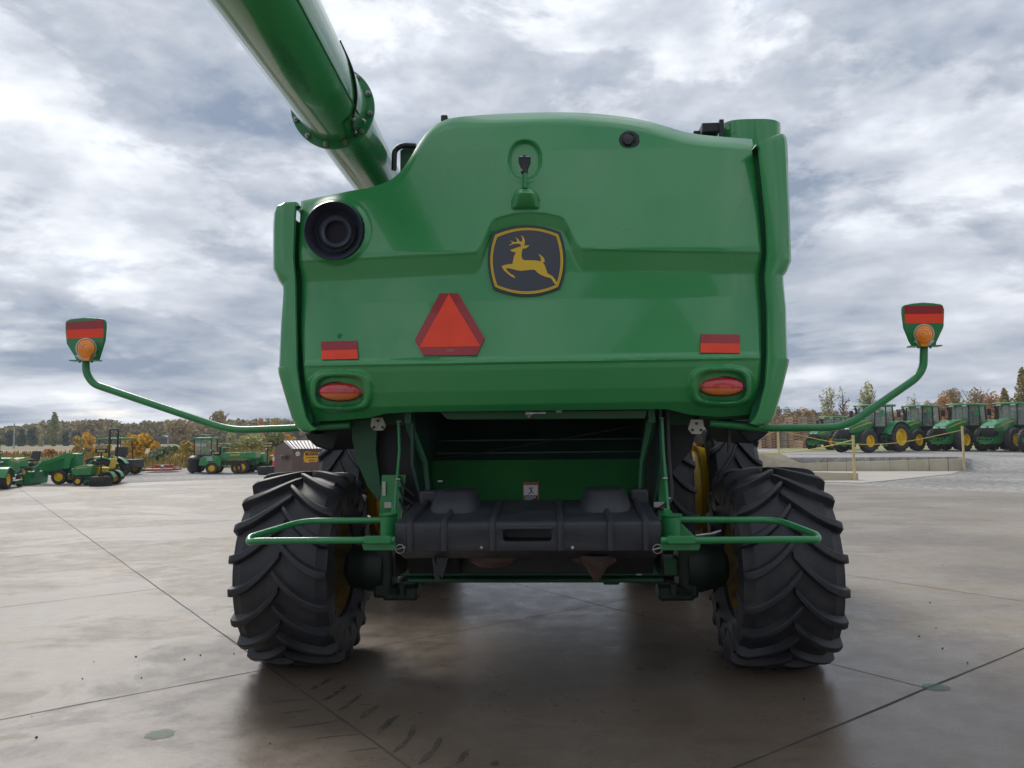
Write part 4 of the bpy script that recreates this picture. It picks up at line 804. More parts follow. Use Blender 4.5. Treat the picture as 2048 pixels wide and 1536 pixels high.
# struts, rods and hoses
b = MB()
b.tube([L(797, 842, .30), L(799, 900, .30), L(794, 960, .28), L(789, 1020, .22)], .010, 8); b.tube([L(785, 1018, .3), L(792, 958, .32)], .007, 8)
b.build('control_rod', GREENP, H_); b = MB()
b.tube([L(1324, 838, .30), L(1327, 900, .30), L(1333, 980, .28), L(1337, 1025, .22)], .010, 8); b.tube([L(1338, 1018, .3), L(1329, 950, .32)], .008, 8)
b.build('control_rod', GREENP, H_)
b = MB()
for x, y in ((797, 842), (796, 959), (793, 998), (1323, 836), (1330, 957), (1336, 997), (880, 963)): b.cyl(L(x - 4, y, .27), L(x + 5, y, .27), .008, n=6)
b.build('rod_bolts', STEEL, H_)['kind'] = 'stuff'
b = MB(); b.tube(fillet([L(1336, 825, .34), L(1336, 900, .33), L(1343, 985, .3), L(1341, 1003, .28), L(1320, 1018, .25)], .12), .016, 10); b.build('hydraulic_hose', BLACK, H_)
b = MB(); 
b.tube([L(818, 832, .34), L(822, 860, .36), L(850, 925, .4), L(858, 1000, .4)], [.04, .035, .02, .015], 6); b.box(L(818, 833, .3), (.045, .08, .09)); b.build('hood_strut', DKGREEN, H_); b = MB(); b.tube([L(1302, 832, .34), L(1298, 860, .36), L(1283, 925, .4), L(1278, 1000, .4)], [.04, .035, .02, .015], 6)
b.box(L(1302, 832, .3), (.045, .08, .09)); b.build('hood_strut', DKGREEN, H_)
b = MB(); b.tube(fillet([L(1455, 838, .5), L(1459, 850, .5), L(1458, 900, .5), L(1457, 905, .5)], .05), .012, 8); b.build('drain_hose', BLACK, H_)
# --- guard rails
for s, P, near, far in ((-1, [(786, 1040), (606, 1042), (500, 1074), (497, 1085), (512, 1082), (790, 1080)], 0, 0), (1, [(1335, 1039), (1556, 1040), (1634, 1070), (1637, 1080), (1620, 1079), (1322, 1081)], 0, 0)):
    d = [.12, .12, -.28, -.34, -.36, -.36]
    b = MB(); b.tube(fillet([L(x, y, dd) for (x, y), dd in zip(P, d)], .12, 8), .0205, 16); gr = b.build('guard_rail', GREENP, H_)
    b = MB()
    if s < 0:
        b.box(L(756, 1079, -.37), (.16, .05, .042)); b.prism([L(723, 1088, -.34), L(727, 1101, -.34), L(790, 1101, -.34), L(790, 1088, -.34)], (0, .10, 0)); b.build('rail_bracket', GREENP, gr, bevel=.004); b = MB(); b.lathe([(0, .05), (.13, .05), (.135, .058), (.145, .058)], L(776, 1072, .05), (0, 0, 1), 24, True); b.prism([L(775, 1045, .1), L(785, 1015, .1), L(793, 1020, .1), L(795, 1045, .1)], (0, .01, 0))
    else:
        b.box(L(1362, 1079, -.37), (.16, .05, .042)); b.prism([L(1322, 1088, -.34), L(1322, 1101, -.34), L(1398, 1101, -.34), L(1402, 1088, -.34)], (0, .10, 0)); b.build('rail_bracket', GREENP, gr, bevel=.004); b = MB(); b.lathe([(0, .062), (.13, .062), (.135, .07), (.145, .07)], L(1343, 1074, .05), (0, 0, 1), 24, True); b.prism([L(1330, 1045, .1), L(1327, 1015, .1), L(1343, 1022, .1), L(1352, 1048, .1)], (0, .01, 0)); b.prism([L(1361, 1045, .1), L(1361, 1075, .1), L(1390, 1073, .1)], (0, .01, 0))
    b.build('rail_pivot', GREENP, gr, bevel=.004)
b = MB(); b.cyl(L(1391, 1071, -.0), L(1425, 1067, -.0), .008, n=8); b.cyl(L(1425, 1067, 0), L(1442, 1061, 0), .012, .006, n=8); b.build('coupler', STEEL, H_)
b = MB(); b.tube([L(865, 918, .95), L(960, 905, .93), L(1100, 882, .93), L(1262, 852, .95)], .007, 6); b.build('wiring_loom', BLACK, H_)
for yy_ in (905, 880):
    b = MB(); b.box((.02, 1.12 + (905 - yy_) * .004, L(1060, yy_, 1.12).z), (1.62, .03, .012)); b.build('cross_rib', DKGREEN, H_)
# --- warning label
b = MB(); yl = .985
def lp(x, y): return (960 + x / 6.982, 900 + y / 6.982)
def quad(bb, x0, y0, x1, y1, d): bb.add([L(*lp(x0, y0), d), L(*lp(x1, y0), d), L(*lp(x1, y1), d), L(*lp(x0, y1), d)], [(0, 1, 2, 3)])
b = MB(); b.prism([L(*lp(x, y), .984) for x, y in ((600, 450), (818, 448), (818, 716), (604, 718))], (0, .003, 0)); lab = b.build('warning_label', LORG, H_, 0); lab['label'] = 'orange and white warning label with a running figure'
b = MB(); quad(b, 614, 492, 804, 632, .982); b.build('label_panel', WHITE, lab, 0)
b = MB(); quad(b, 614, 636, 804, 706, .982)
for pth, r_ in (([(690, 518), (690, 519)], 9), ([(700, 530), (722, 570)], 9), ([(722, 570), (700, 595), (672, 622)], 5), ([(722, 572), (722, 597), (757, 599)], 4.5), ([(708, 528), (730, 520), (745, 545)], 4), ([(700, 536), (672, 528)], 4), ([(660, 510), (661, 511)], 5)):
    b.tube([L(*lp(*p), .980) for p in pth], r_ / 6.982 * 5.9 / 1538 * 1.0, 8)
b.build('label_figure', INK, lab, 0)
text_mesh('WARNING', .032, 'label_heading', INK, lab, Matrix.Translation(L(*lp(728, 470), .981)) @ Matrix.Rotation(R(90), 4, 'X'))
b = MB()
for k in range(5): quad(b, 625, 645 + k * 12, 625 + (160, 150, 165, 120, 100)[k], 650 + k * 12, .9805)
b.build('label_lines', WHITE, lab, 0)
#BG#
# ================================================================== surroundings
def HZ(px): return 868 - (px - 1024) * math.tan(ROLL)
def at(px, d, z=0.0):
    r = ray(px, HZ(px)); return V(r.x * d / r.y, d, z)
def zat(px, py, d):
    r = ray(px, py); return CAMH + r.z * d / r.y
LEAF = {}
def leafmat(nm, a, c, isl=0.35):
    if nm not in LEAF:
        m_ = mat(nm, tuple(min(.85, x * 1.9) for x in a), tuple(min(.85, x * 1.9) for x in c), 0.6, 0.75, island=isl, spec=0.2); LEAF[nm] = m_
    return LEAF[nm]
BARK = mat('grey_bark', (0.11, 0.095, 0.08), (0.17, 0.15, 0.13), 3, 0.85)
def leaves(b, c, rx, ry, rz, n, size, shell=0.5, seed=0, flat_=0.0):
    rnd = random.Random(seed)
    for i in range(n):
        while True:
            p = V(rnd.uniform(-1, 1), rnd.uniform(-1, 1), rnd.uniform(-1, 1)); l = p.length
            if l < 1 and rnd.random() < shell + (1 - shell) * l ** 2: break
        q = V(c[0] + p.x * rx, c[1] + p.y * ry, c[2] + p.z * rz)
        if q.z < 0.02: continue
        u = V(rnd.gauss(0, 1), rnd.gauss(0, 1), rnd.gauss(0, .7)).normalized(); v_ = u.cross(V(rnd.gauss(0, 1), rnd.gauss(0, 1), rnd.gauss(0, 1))).normalized()
        s = size * rnd.uniform(.5, 1.3)
        b.add([q - u * s - v_ * s * .5, q + u * s * .3 - v_ * s * .8, q + u * s + v_ * s * .3, q - u * s * .2 + v_ * s * .8], [(0, 1, 2, 3)])
def make_tree(name, label, cat, px, d, ytop, hw, m_, n=900, lobes=9, trunk=True, group=None, size=None, bare=False, seed=1, crown_from=.25, z0=0.0, shape='round', tree_kind=None):
    rnd = random.Random(seed); g = at(px, d, z0); Ht = zat(px, ytop, d) - z0; Wd = hw * d / FPX; size = size or max(.09, 1.9 * d / FPX)
    root = thing(name, label, cat, g, 0, group); b = MB()
    if shape == 'cone':
        for k in range(26):
            t = k / 25; zc = Ht * (.08 + .9 * t); r_ = Wd * (1 - t) ** .8 * rnd.uniform(.75, 1.1) + .15
            leaves(b, (0, 0, zc), r_, r_, Ht * .03 + .12, int(n / 26 * (1.4 - t)), size, .3, rnd.random())
    else:
        for k in range(lobes):
            a = rnd.uniform(0, 6.28); rr_ = rnd.uniform(0, .62) * Wd; zc = Ht * rnd.uniform(crown_from + .12, .84)
            if k == 0: zc, rr_ = Ht * .84, Wd * .2
            s_ = rnd.uniform(.28, .5); k2 = 1 - .3 * max(0, (zc / Ht - .6)) / .4
            leaves(b, (math.cos(a) * rr_ * k2, math.sin(a) * rr_ * k2, zc), Wd * s_, Wd * s_, min(Ht * .2, Ht - zc if k else Ht * .18), n // lobes, size, .35, rnd.random())
    if b.v: b.build('crown', m_, root, 0)
    t = MB()
    if trunk:
        top = V(rnd.uniform(-.05, .05) * Wd, 0, Ht * (.9 if bare else .7)); r0_ = max(.06, Ht * .018)
        t.tube([V(0, 0, -.1), V(rnd.uniform(-.04, .04) * Wd, 0, Ht * .3), top], [r0_, r0_ * .8, r0_ * .25], 6)
        for k in range(26 if bare else 10):
            z_ = Ht * rnd.uniform(.22, .7); a = rnd.uniform(0, 6.28); ln = Wd * rnd.uniform(.5, 1.0)
            p1 = V(math.cos(a) * ln * .5, math.sin(a) * ln * .5, z_ + ln * .5); p2 = V(math.cos(a) * ln * .8, math.sin(a) * ln * .8, min(Ht * .97, z_ + ln * 1.1))
            t.tube([V(0, 0, z_), p1, p2], [r0_ * .5, r0_ * .3, r0_ * .12], 4)
            for _ in range(3 if bare else 0):
                q = p1 + V(rnd.uniform(-1, 1), rnd.uniform(-1, 1), rnd.uniform(.3, 1.2)) * Wd * .3; t.tube([p1.lerp(p2, rnd.random()), q], [r0_ * .2, r0_ * .08], 3)
        t.build('trunk', BARK, root, 60)
    return root
# --- far wood (one mass on the skyline)
WOODM = mat('autumn_wood', (0.25, 0.24, 0.11), (0.37, 0.29, 0.15), 0.035, 0.8, island=0.28, spec=0.15, detail=3)
CONT = [(-400, 852), (0, 856), (30, 851), (75, 849), (95, 842), (125, 843), (180, 841), (215, 837), (245, 848), (275, 849), (295, 843), (330, 843), (420, 842), (470, 840), (520, 838), (560, 839), (620, 846), (1000, 846), (1500, 822), (1560, 818), (1640, 822), (1760, 820), (1850, 812), (1880, 800), (1960, 796), (2048, 796), (2500, 798)]
b = MB(); rnd = random.Random(5); px = -420
while px < 640:
    d = rnd.uniform(225, 265); top = zat(px, interp(CONT, px) + rnd.uniform(-3, 3), d); g = at(px, d); h_ = top / 2
    leaves(b, (g.x, g.y, h_), rnd.uniform(2.6, 4.6), 3.5, h_, 260, .55, .45, rnd.random()); px += rnd.uniform(4, 9)
px = 640
while px < 1500:
    d = 240; g = at(px, d); h_ = 3.6; leaves(b, (g.x, g.y, h_), 4.5, 3.5, h_, 90, .9, .45, rnd.random()); px += 24
tag(b.build('far_wood', WOODM, ang=0), 'hazy olive and brown wood along the skyline beyond the field', 'wood', kind='stuff')
b = MB(); px = 1500
while px < 2300:
    d = rnd.uniform(125, 150); g = at(px, d); top = zat(px, interp(CONT, px) + rnd.uniform(-2, 9), d); h_ = top / 2
    leaves(b, (g.x, g.y, h_), rnd.uniform(1.8, 3.2), 2.2, h_, 330, .28, .45, rnd.random()); px += rnd.uniform(7, 14)
tag(b.build('brown_hedgerow', mat('rust_hedge', (0.36, 0.22, 0.10), (0.26, 0.20, 0.10), 0.08, 0.8, island=0.4, spec=0.15, detail=3), ang=0), 'rust brown hedgerow behind the parked tractors and pallets', 'hedgerow', kind='stuff')
YEL = leafmat('yellow_leaves', (0.50, 0.27, 0.03), (0.30, 0.20, 0.04)); OCH = leafmat('ochre_leaves', (0.36, 0.25, 0.07), (0.22, 0.19, 0.07)); TAN = leafmat('tan_leaves', (0.27, 0.19, 0.09), (0.18, 0.14, 0.07))
OLV = leafmat('olive_leaves', (0.15, 0.15, 0.05), (0.09, 0.11, 0.04)); DGN = leafmat('dark_conifer_needles', (0.025, 0.05, 0.04), (0.04, 0.07, 0.05)); GGN = leafmat('grey_green_leaves', (0.10, 0.13, 0.085), (0.15, 0.17, 0.10)); RST = leafmat('rust_leaves', (0.36, 0.18, 0.07), (0.26, 0.15, 0.07)); PAL = leafmat('pale_yellow_green_leaves', (0.30, 0.29, 0.12), (0.20, 0.20, 0.09))
T_ = make_tree
T_('deciduous_tree', 'tall olive tree rising above the skyline wood on the far left', 'tree', 106, 215, 825, 11, OLV, 900, 7, seed=3)
T_('deciduous_tree', 'broad round tan tree in front of the wood behind the tallest yellow bush', 'tree', 358, 185, 838, 42, TAN, 3600, 14, seed=4, crown_from=.05)
T_('deciduous_tree', 'tan tree with bare twigs above the wood, behind the bend of the left lamp arm', 'tree', 440, 200, 822, 26, TAN, 1500, 9, seed=6, bare=True)
T_('deciduous_tree', 'golden tree at the edge of the wood, just left of the harvester side', 'tree', 553, 190, 837, 17, OCH, 1300, 8, seed=8, crown_from=.05)
T_('deciduous_tree', 'rust red tree between golden crowns left of the harvester side', 'tree', 523, 195, 836, 12, RST, 900, 7, seed=9, crown_from=.05)
T_('deciduous_tree', 'yellow green tree below the bend of the left lamp arm', 'tree', 462, 180, 846, 14, PAL, 1000, 7, seed=10, crown_from=.05)
for i, (x, d, yt, hw) in enumerate(((22, 200, 862, 13), (42, 200, 858, 12), (62, 198, 856, 14), (132, 195, 862, 12), (152, 196, 864, 12))):
    T_('evergreen_tree', ('dark blue green evergreen at the left edge of the field', 'dark blue green evergreen directly behind the white pole', 'dark blue green evergreen right of the white pole, tallest of its row', 'dark evergreen right of the pale shrubs by the field edge', 'dark evergreen left of the yellow bush')[i], 'tree', x, d, yt, hw, DGN, 1100, 8, seed=20 + i, crown_from=.0, trunk=False, group='dark evergreens along the far side of the field')
T_('shrub', 'pale green shrub between the dark evergreens', 'shrub', 82, 190, 868, 8, PAL, 500, 5, trunk=False, seed=31, crown_from=0)
T_('shrub', 'olive green shrub between the dark evergreens', 'shrub', 106, 190, 864, 12, OLV, 700, 6, trunk=False, seed=32, crown_from=0)
for i, (x, yb, yt, hw, m_, n, lb) in enumerate((
    (157, 912, 872, 10, OCH, 900, 'orange leaved bush left of the bright yellow bush'), (174, 908, 865, 11, YEL, 1300, 'bright yellow bush behind the loader tractor hood'),
    (262, 912, 866, 14, OCH, 1100, 'sparse orange bush right of the black roll bar'), (283, 925, 868, 22, YEL, 2600, 'tall bright yellow bush right of the roll bar, largest of the bushes'),
    (312, 926, 884, 14, YEL, 1200, 'yellow bush between the tall yellow bush and the grey green bush'), (324, 930, 895, 24, GGN, 2000, 'rounded grey green bush left of the cab mower'),
    (345, 928, 893, 15, OLV, 1100, 'olive bush behind the red mower'), (372, 932, 882, 20, OCH, 2000, 'ochre bush left of the cab mower'),
    (255, 925, 905, 14, OCH, 900, 'low ochre bush right of the loader tractor'), (100, 932, 898, 11, RST, 600, 'thin rust brown bush above the front bucket'),
    (455, 920, 888, 26, OLV, 1900, 'olive bush behind the six wheel utility cart'), (505, 916, 868, 32, PAL, 2600, 'pale green willow like bush behind the drop off sign'),
    (548, 914, 866, 26, OLV, 2000, 'olive green bush behind the dumpster left end'), (577, 905, 869, 14, YEL, 1400, 'yellow bush rising behind the dumpster lid'), (420, 924, 884, 16, OCH, 1100, 'ochre bush behind the cab mower'),
    (30, 940, 924, 22, OLV, 1200, 'low green weeds bush behind the front facing mower'), (88, 940, 915, 13, PAL, 900, 'pale green weed clump left of the bucket'))):
    d = CAMH * FPX / (yb - HZ(x)); T_('bush', lb, 'bush', x, d, yt, hw * 1.45, m_, int(n * 1.6), 11, trunk=False, seed=40 + i, crown_from=0, group='autumn bushes at the edge of the field')
# right side
T_('birch_tree', 'sparse yellowing tree left of the nearest large tractor cab', 'tree', 1657, 118, 770, 27, PAL, 520, 12, seed=70, bare=True, size=.14, crown_from=.3)
T_('birch_tree', 'nearly bare tree directly left of the nearest large tractor cab', 'tree', 1688, 118, 772, 17, TAN, 160, 9, seed=71, bare=True, size=.13, crown_from=.4)
T_('birch_tree', 'light green tree standing above the nearest large tractor cab', 'tree', 1738, 112, 762, 24, PAL, 900, 12, seed=72, bare=True, size=.15, crown_from=.3)
T_('birch_tree', 'thin tree above the second large tractor', 'tree', 1832, 120, 790, 18, PAL, 330, 8, seed=73, bare=True, size=.14)
for i, (x, d, yt, hw, m_, n, lb) in enumerate(((1556, 150, 812, 14, OLV, 900, 'olive round tree beside the harvester, over the pallets'), (1578, 152, 814, 12, GGN, 800, 'grey green round tree over the pallets'), (1604, 150, 816, 14, RST, 900, 'rust orange round tree over the pallets'), (1632, 150, 821, 12, RST, 800, 'small rust tree left of the small tractor cab'),
    (1884, 118, 788, 18, RST, 1500, 'rust red tree above the third large tractor left side'), (1912, 122, 776, 20, TAN, 1300, 'pale brown tree above the third large tractor'), (1952, 122, 774, 24, TAN, 900, 'thin bare branched tree between the third and fourth large tractors'), (1990, 120, 784, 18, RST, 1400, 'orange brown tree behind the fourth large tractor'), (1862, 124, 800, 12, TAN, 500, 'small pale tree above the second large tractor exhaust'))):
    T_('deciduous_tree', lb, 'tree', x, d, yt, hw * 1.5, m_, int(n * 1.6), 16, seed=80 + i, size=.17, bare=(x in (1952, 1912, 1862)), crown_from=.1, z0=.1)
T_('conifer_tree', 'tall thin topped conifer at the right edge of the picture', 'tree', 2050, 75, 738, 30, leafmat('bronze_needles', (0.13, 0.115, 0.045), (0.20, 0.15, 0.06)), 3200, 9, seed=95, shape='cone', size=.13)
T_('conifer_tree', 'lower bronze conifer left of the tall conifer', 'tree', 2012, 82, 778, 22, leafmat('bronze_needles', (0, 0, 0), (0, 0, 0)), 2200, 9, seed=96, shape='cone', size=.14)
# weeds and grass by the gravel
b = MB(); rnd = random.Random(11)
for i in range(9000):
    px = rnd.uniform(-60, 620); d = 43.2 + 22 * rnd.random() ** 1.3; g = at(px, d); h_ = rnd.uniform(.08, .6) * (.25 + .75 * ss(43, 47, d)) * (1.5 if px < 250 else 1.8 if px > 330 else 1.0); wd = rnd.uniform(.03, .07)
    a = rnd.uniform(0, 3.14); u = V(math.cos(a), math.sin(a), 0) * wd; lean = V(rnd.gauss(0, .12), rnd.gauss(0, .12), 0)
    b.add([g - u, g + u, g + lean + u * .6 + V(0, 0, h_), g + lean - u * .6 + V(0, 0, h_ * .9)], [(0, 1, 2, 3)])
tag(b.build('tall_weeds', mat('weed_blades', (0.42, 0.28, 0.09), (0.20, 0.19, 0.06), 0.15, 0.8, island=0.5, spec=0.1), ang=0), 'yellow green weeds growing between the gravel and the field', 'weeds', kind='stuff')
# poles
POLE = mat('weathered_pole', (0.42, 0.41, 0.40), (0.3, 0.29, 0.28), 2, .8)
for (px, d, yt, r_, lb) in ((28, 150, 847, .16, 'pale utility pole in front of the dark evergreens'), (336, 160, 865, .13, 'pale utility pole in front of the round tan tree'), (472, 110, 868, .08, 'thin wooden pole behind the utility cart')):
    g = at(px, d); z_ = zat(px, yt, d); r = thing('utility_pole', lb, 'utility pole', g); b = MB(); b.cyl((0, 0, 0), (0, 0, z_), r_, r_ * .7, 8); b.build('pole', POLE, r); b = MB(); b.box((0, 0, z_ - .5), (1.6, .1, .1)); b.build('crossarm', BARK, r)
g = at(332, 215); b = MB(); b.box((0, 0, .8), (5, 4, 1.6)); r = thing('farm_shed', 'small dark shed at the foot of the wood beside the pale pole', 'shed', g); b.build('wall', mat('dark_boards', (.07, .055, .045), (.1, .08, .07), 3, .8), r); b = MB(); b.prism([(-2.8, -2.2, 1.6), (2.8, -2.2, 1.6), (0, -2.2, 2.4)], (0, 4.4, 0)); b.build('roof', mat('shed_roof', (.10, .11, .12), None, 3, .6), r)

# --- wheels for the parked machines (axle along local y)
SMT = mat('small_tyre_rubber', (0.022, 0.023, 0.026), (0.04, 0.038, 0.035), 9, 0.7)
_tl = tyre_mesh(1.0, .50, .52, 18, .07, 1); LUGT = _tl.build('tyre', SMT, None, 42).data
bpy.data.objects.remove([o for o in bpy.data.objects if o.data == LUGT][0])
b = MB(); b.lathe([(-.2, .55), (-.3, .7), (-.32, .85), (-.26, .96), (-.12, 1.0), (.12, 1.0), (.26, .96), (.32, .85), (.3, .7), (.2, .55)], (0, 0, 0), (1, 0, 0), 28)
for i in range(20):
    a = i * math.pi / 10
    for s in (-1, 1): b.box((s * .1, -1.0 * math.cos(a + s * .08), 1.0 * math.sin(a + s * .08)), (.16, .03, .07), rx=-a)
o = b.build('tyre', SMT); TURFT = o.data; bpy.data.objects.remove(o)
b = MB(); b.lathe([(-.22, .62), (-.22, .57), (-.1, .52), (.12, .54), (.22, .58), (.22, .62)], (0, 0, 0), (1, 0, 0), 28)
b.lathe([(.02, .53), (.05, .42), (.10, .3), (.10, .16), (.17, .15), (.17, .001)], (0, 0, 0), (1, 0, 0), 24)
for k in range(6): a = k * math.pi / 3; p = V(.1, .23 * math.cos(a), .23 * math.sin(a)); b.cyl(p, p + V(.03, 0, 0), .03, n=6)
o = b.build('rim', YELLOW); RIMD = o.data; bpy.data.objects.remove(o)
def wheel(parent, x, y, R_, wk=1.0, lug=True, rimm=None, rs=1.0):
    w_ = bpy.data.objects.new('wheel', None); col.objects.link(w_); w_.parent = parent; w_.location = (x, y, R_)
    s = 1 if y >= 0 else -1; w_.rotation_euler = (0, 0, s * R(90))
    t = bpy.data.objects.new('tyre', LUGT if lug else TURFT); col.objects.link(t); t.parent = w_; t.scale = (R_ * wk, R_ * .985, R_ * .985)
    r_ = bpy.data.objects.new('rim', RIMD if rimm is None else RIMD.copy()); col.objects.link(r_); r_.parent = w_; rs = rs * .87 if lug else rs; r_.scale = (R_ * wk, R_ * rs, R_ * rs)
    if rimm is not None: r_.data.materials[0] = rimm
    return w_
def sideprof(pts, y0, y1):
    b = MB(); b.prism([(x, y0, z) for x, z in pts], (0, y1 - y0, 0)); return b
LAMP = mat('lamp_glass', (.6, .62, .62), None, 3, .1, spec=.8)
SEATY = mat('yellow_seat', (0.62, 0.42, 0.03), None, 5, .5)
# --- row crop tractor, nose along +x
def make_tractor():
    r = thing('tractor', 'x', 'tractor', group='large green tractors parked in a row')
    for s in (-1, 1):
        wheel(r, 1.55, s * .98, .76, 1.15, rs=.95); wheel(r, -1.42, s * 1.05, .98, 1.1, rs=1.05)
    b = sideprof([(.15, 1.25), (.15, 2.08), (.6, 2.1), (1.5, 2.0), (2.3, 1.80), (2.55, 1.66), (2.6, 1.55), (2.45, 1.25)], -.45, .45); b.build('hood', GREENP, r, bevel=.08, seg=3)
    b = sideprof([(2.58, 1.52), (2.62, 1.2), (2.5, .95), (2.0, .95), (2.0, 1.5)], -.40, .40); b.build('grille', BLACK, r, bevel=.03)
    for s in (-1, 1): b = MB(); b.box((2.58, s * .25, 1.55), (.05, .32, .09)); b.build('headlight', LAMP, r, bevel=.02)
    for s in (-1, 1):
        b = MB(); b.prism([(2.35, s * .455, 1.56), (1.2, s * .455, 1.86), (.75, s * .455, 1.98), (.35, s * .455, 1.99), (.35, s * .455, 1.88), (.75, s * .455, 1.88), (1.2, s * .455, 1.78), (2.35, s * .455, 1.52)], (0, s * .012, 0)); b.build('hood_stripe', SEATY, r, 0)
    b = MB()
    for k in range(3): b.box((1.1 + k * .35, 0, 2.02 - k * .07), (.22, .5 - k * .05, .03), ry=R(10))
    b.build('hood_vents', DUSTGREEN, r)
    b = MB(); b.box((.6, 0, .95), (3.6, .55, .6)); b.box((-1.2, 0, 1.0), (1.2, 1.5, .6)); b.cyl((1.55, -.95, .76), (1.55, .95, .76), .14, n=12); b.cyl((-1.42, -1, .98), (-1.42, 1, .98), .2, n=12); b.build('chassis', BLACK, r, bevel=.04)
    for s in (-1, 1):
        b = MB(); b.prism([(2.5, s * .30, 1.45), (1.1, s * .42, 1.3), (1.2, s * .42, .9), (2.0, s * .34, .5), (2.9, s * .34, .5), (2.9, s * .34, .75), (2.45, s * .34, .8)], (0, s * .05, 0)); b.build('side_frame', GREENP, r, bevel=.02)
    b = MB(); b.box((2.92, 0, .88), (.06, 1.0, .05)); b.box((2.92, 0, .70), (.06, 1.0, .05)); 
    for k in range(5): b.box((2.92, -.48 + k * .24, .79), (.05, .04, .2))
    b.box((2.9, 0, .58), (.12, .7, .12)); b.build('front_bracket', GREENP, r)
    b = MB(); b.box((-.55, 0, 1.42), (1.5, 1.5, .55)); b.box((-.3, .72, .85), (.7, .3, .55)); b.build('cab_base', BLACK, r, bevel=.04)
    b = MB()
    for x0, x1, y_ in ((.35, .18, .62), (-.55, -.6, .84), (-1.45, -1.35, .80)):
        for s in (-1, 1): b.tube([(x0, s * y_, 1.55), (x1, s * y_ * .95, 3.0)], .045, 6)
    b.box((-.55, 0, 1.66), (1.85, 1.62, .06)); b.build('cab_frame', BLACK, r)
    b = MB(); b.grid([[(x, y, z) for x, y, z in ((.34, -.62, 1.62), (-.55, -.83, 1.62), (-1.44, -.78, 1.62), (-1.44, .78, 1.62), (-.55, .83, 1.62), (.34, .62, 1.62))], [(.19, -.6, 2.98), (-.6, -.8, 2.98), (-1.35, -.76, 2.98), (-1.35, .76, 2.98), (-.6, .8, 2.98), (.19, .6, 2.98)]], True); b.build('cab_glass', GLASS, r, 0)
    b = MB(); b.box((-.7, 0, 1.95), (.5, .5, .15)); b.box((-.95, 0, 2.3), (.14, .48, .7)); b.build('driver_seat', GREY, r, bevel=.05); b = MB(); b.tube([(.0, 0, 1.7), (-.2, 0, 2.15)], .03, 6); b.lathe([(-.02, .16), (0, .19), (.02, .16)], (-.21, 0, 2.17), (-.4, 0, 1), 16); b.build('steering_wheel', BLACK, r)
    b = MB(); b.box((-.6, 0, 3.07), (2.05, 1.75, .16)); b.build('cab_roof', GREENP, r, bevel=.06, seg=3)
    b = MB(); b.lathe([(0, .10), (.07, .08), (.09, .001)], (.1, -.62, 3.15), (0, 0, 1), 12); b.box((-.1, -.5, 3.17), (.3, .3, .06)); b.build('roof_beacon', SEATY, r)
    b = MB(); b.box((.42, .45, 3.0), (.05, .3, .08)); b.box((.42, -.45, 3.0), (.05, .3, .08)); b.build('work_lights', LAMP, r)
    b = MB(); b.cyl((.42, -.62, 1.5), (.42, -.62, 2.2), .14, n=10); b.tube(fillet([(.42, -.62, 2.2), (.42, -.62, 2.78), (.52, -.66, 2.95)], .1), .085, 8); b.build('exhaust_pipe', BLACK, r)
    for s in (-1, 1):
        b = MB(); b.tube([(.15, s * .62, 2.85), (.25, s * 1.15, 2.85), (.25, s * 1.15, 2.7)], .02, 5); b.box((.25, s * 1.15, 2.55), (.06, .24, .42)); b.build('mirror', BLACK if s < 0 else GREENP, r, bevel=.02)
        b = MB(); rows = [];
        for k in range(12):
            a = R(10 + k * 13); rows.append([V(-1.42 + 1.13 * math.cos(a), s * y_, .98 + 1.08 * math.sin(a)) for y_ in (.72, .78, 1.3, 1.34)])
        rows = [[p if i < 3 else p + V(0, 0, -.05) for i, p in enumerate(q)] for q in rows]
        b.grid(rows, flip=s < 0); b.build('fender', GREENP, r)
    b = MB()
    for k in range(4): b.box((-.2, .92, .45 + k * .28), (.42, .22, .04))
    b.box((-.42, .88, .9), (.04, .1, 1.0)); b.build('steps', GREENP, r)
    return r
TR0 = make_tractor(); HD = R(209)
def put(o, px, d, z, lx, ly, hd, sc_=1.0):
    g = at(px, d, z); h_ = V(math.cos(hd), math.sin(hd), 0); l_ = V(-math.sin(hd), math.cos(hd), 0)
    o.location = g - (h_ * lx + l_ * ly) * sc_; o.rotation_euler = (0, 0, hd); o.scale = (sc_,) * 3
TLAB = ['first large green tractor of the row, its big yellow rear wheel in full view', 'large green tractor second in the row, between the two rope posts', 'large green tractor third in the row, directly behind the right rope post', 'fourth large green tractor of the row, its whole nose in view near the right edge', 'tractor cut off by the right edge, only its front tyre showing']
for i, (px, d, z) in enumerate(((1735, 49.3, .22), (1833, 52, .22), (1927, 50, .22), (2026, 48.5, .22), (2124, 45.0, .18))):
    o = TR0 if i == 0 else copy_tree(TR0)
    o['label'] = TLAB[i]; put(o, px, d, z, 1.55, .98, HD)
o = copy_tree(TR0); o['label'] = 'smaller green tractor left of the row, partly behind the first large tractor'; del o['group']; put(o, 1622, 58.5, .22, 1.55, -.98, R(214), .80)

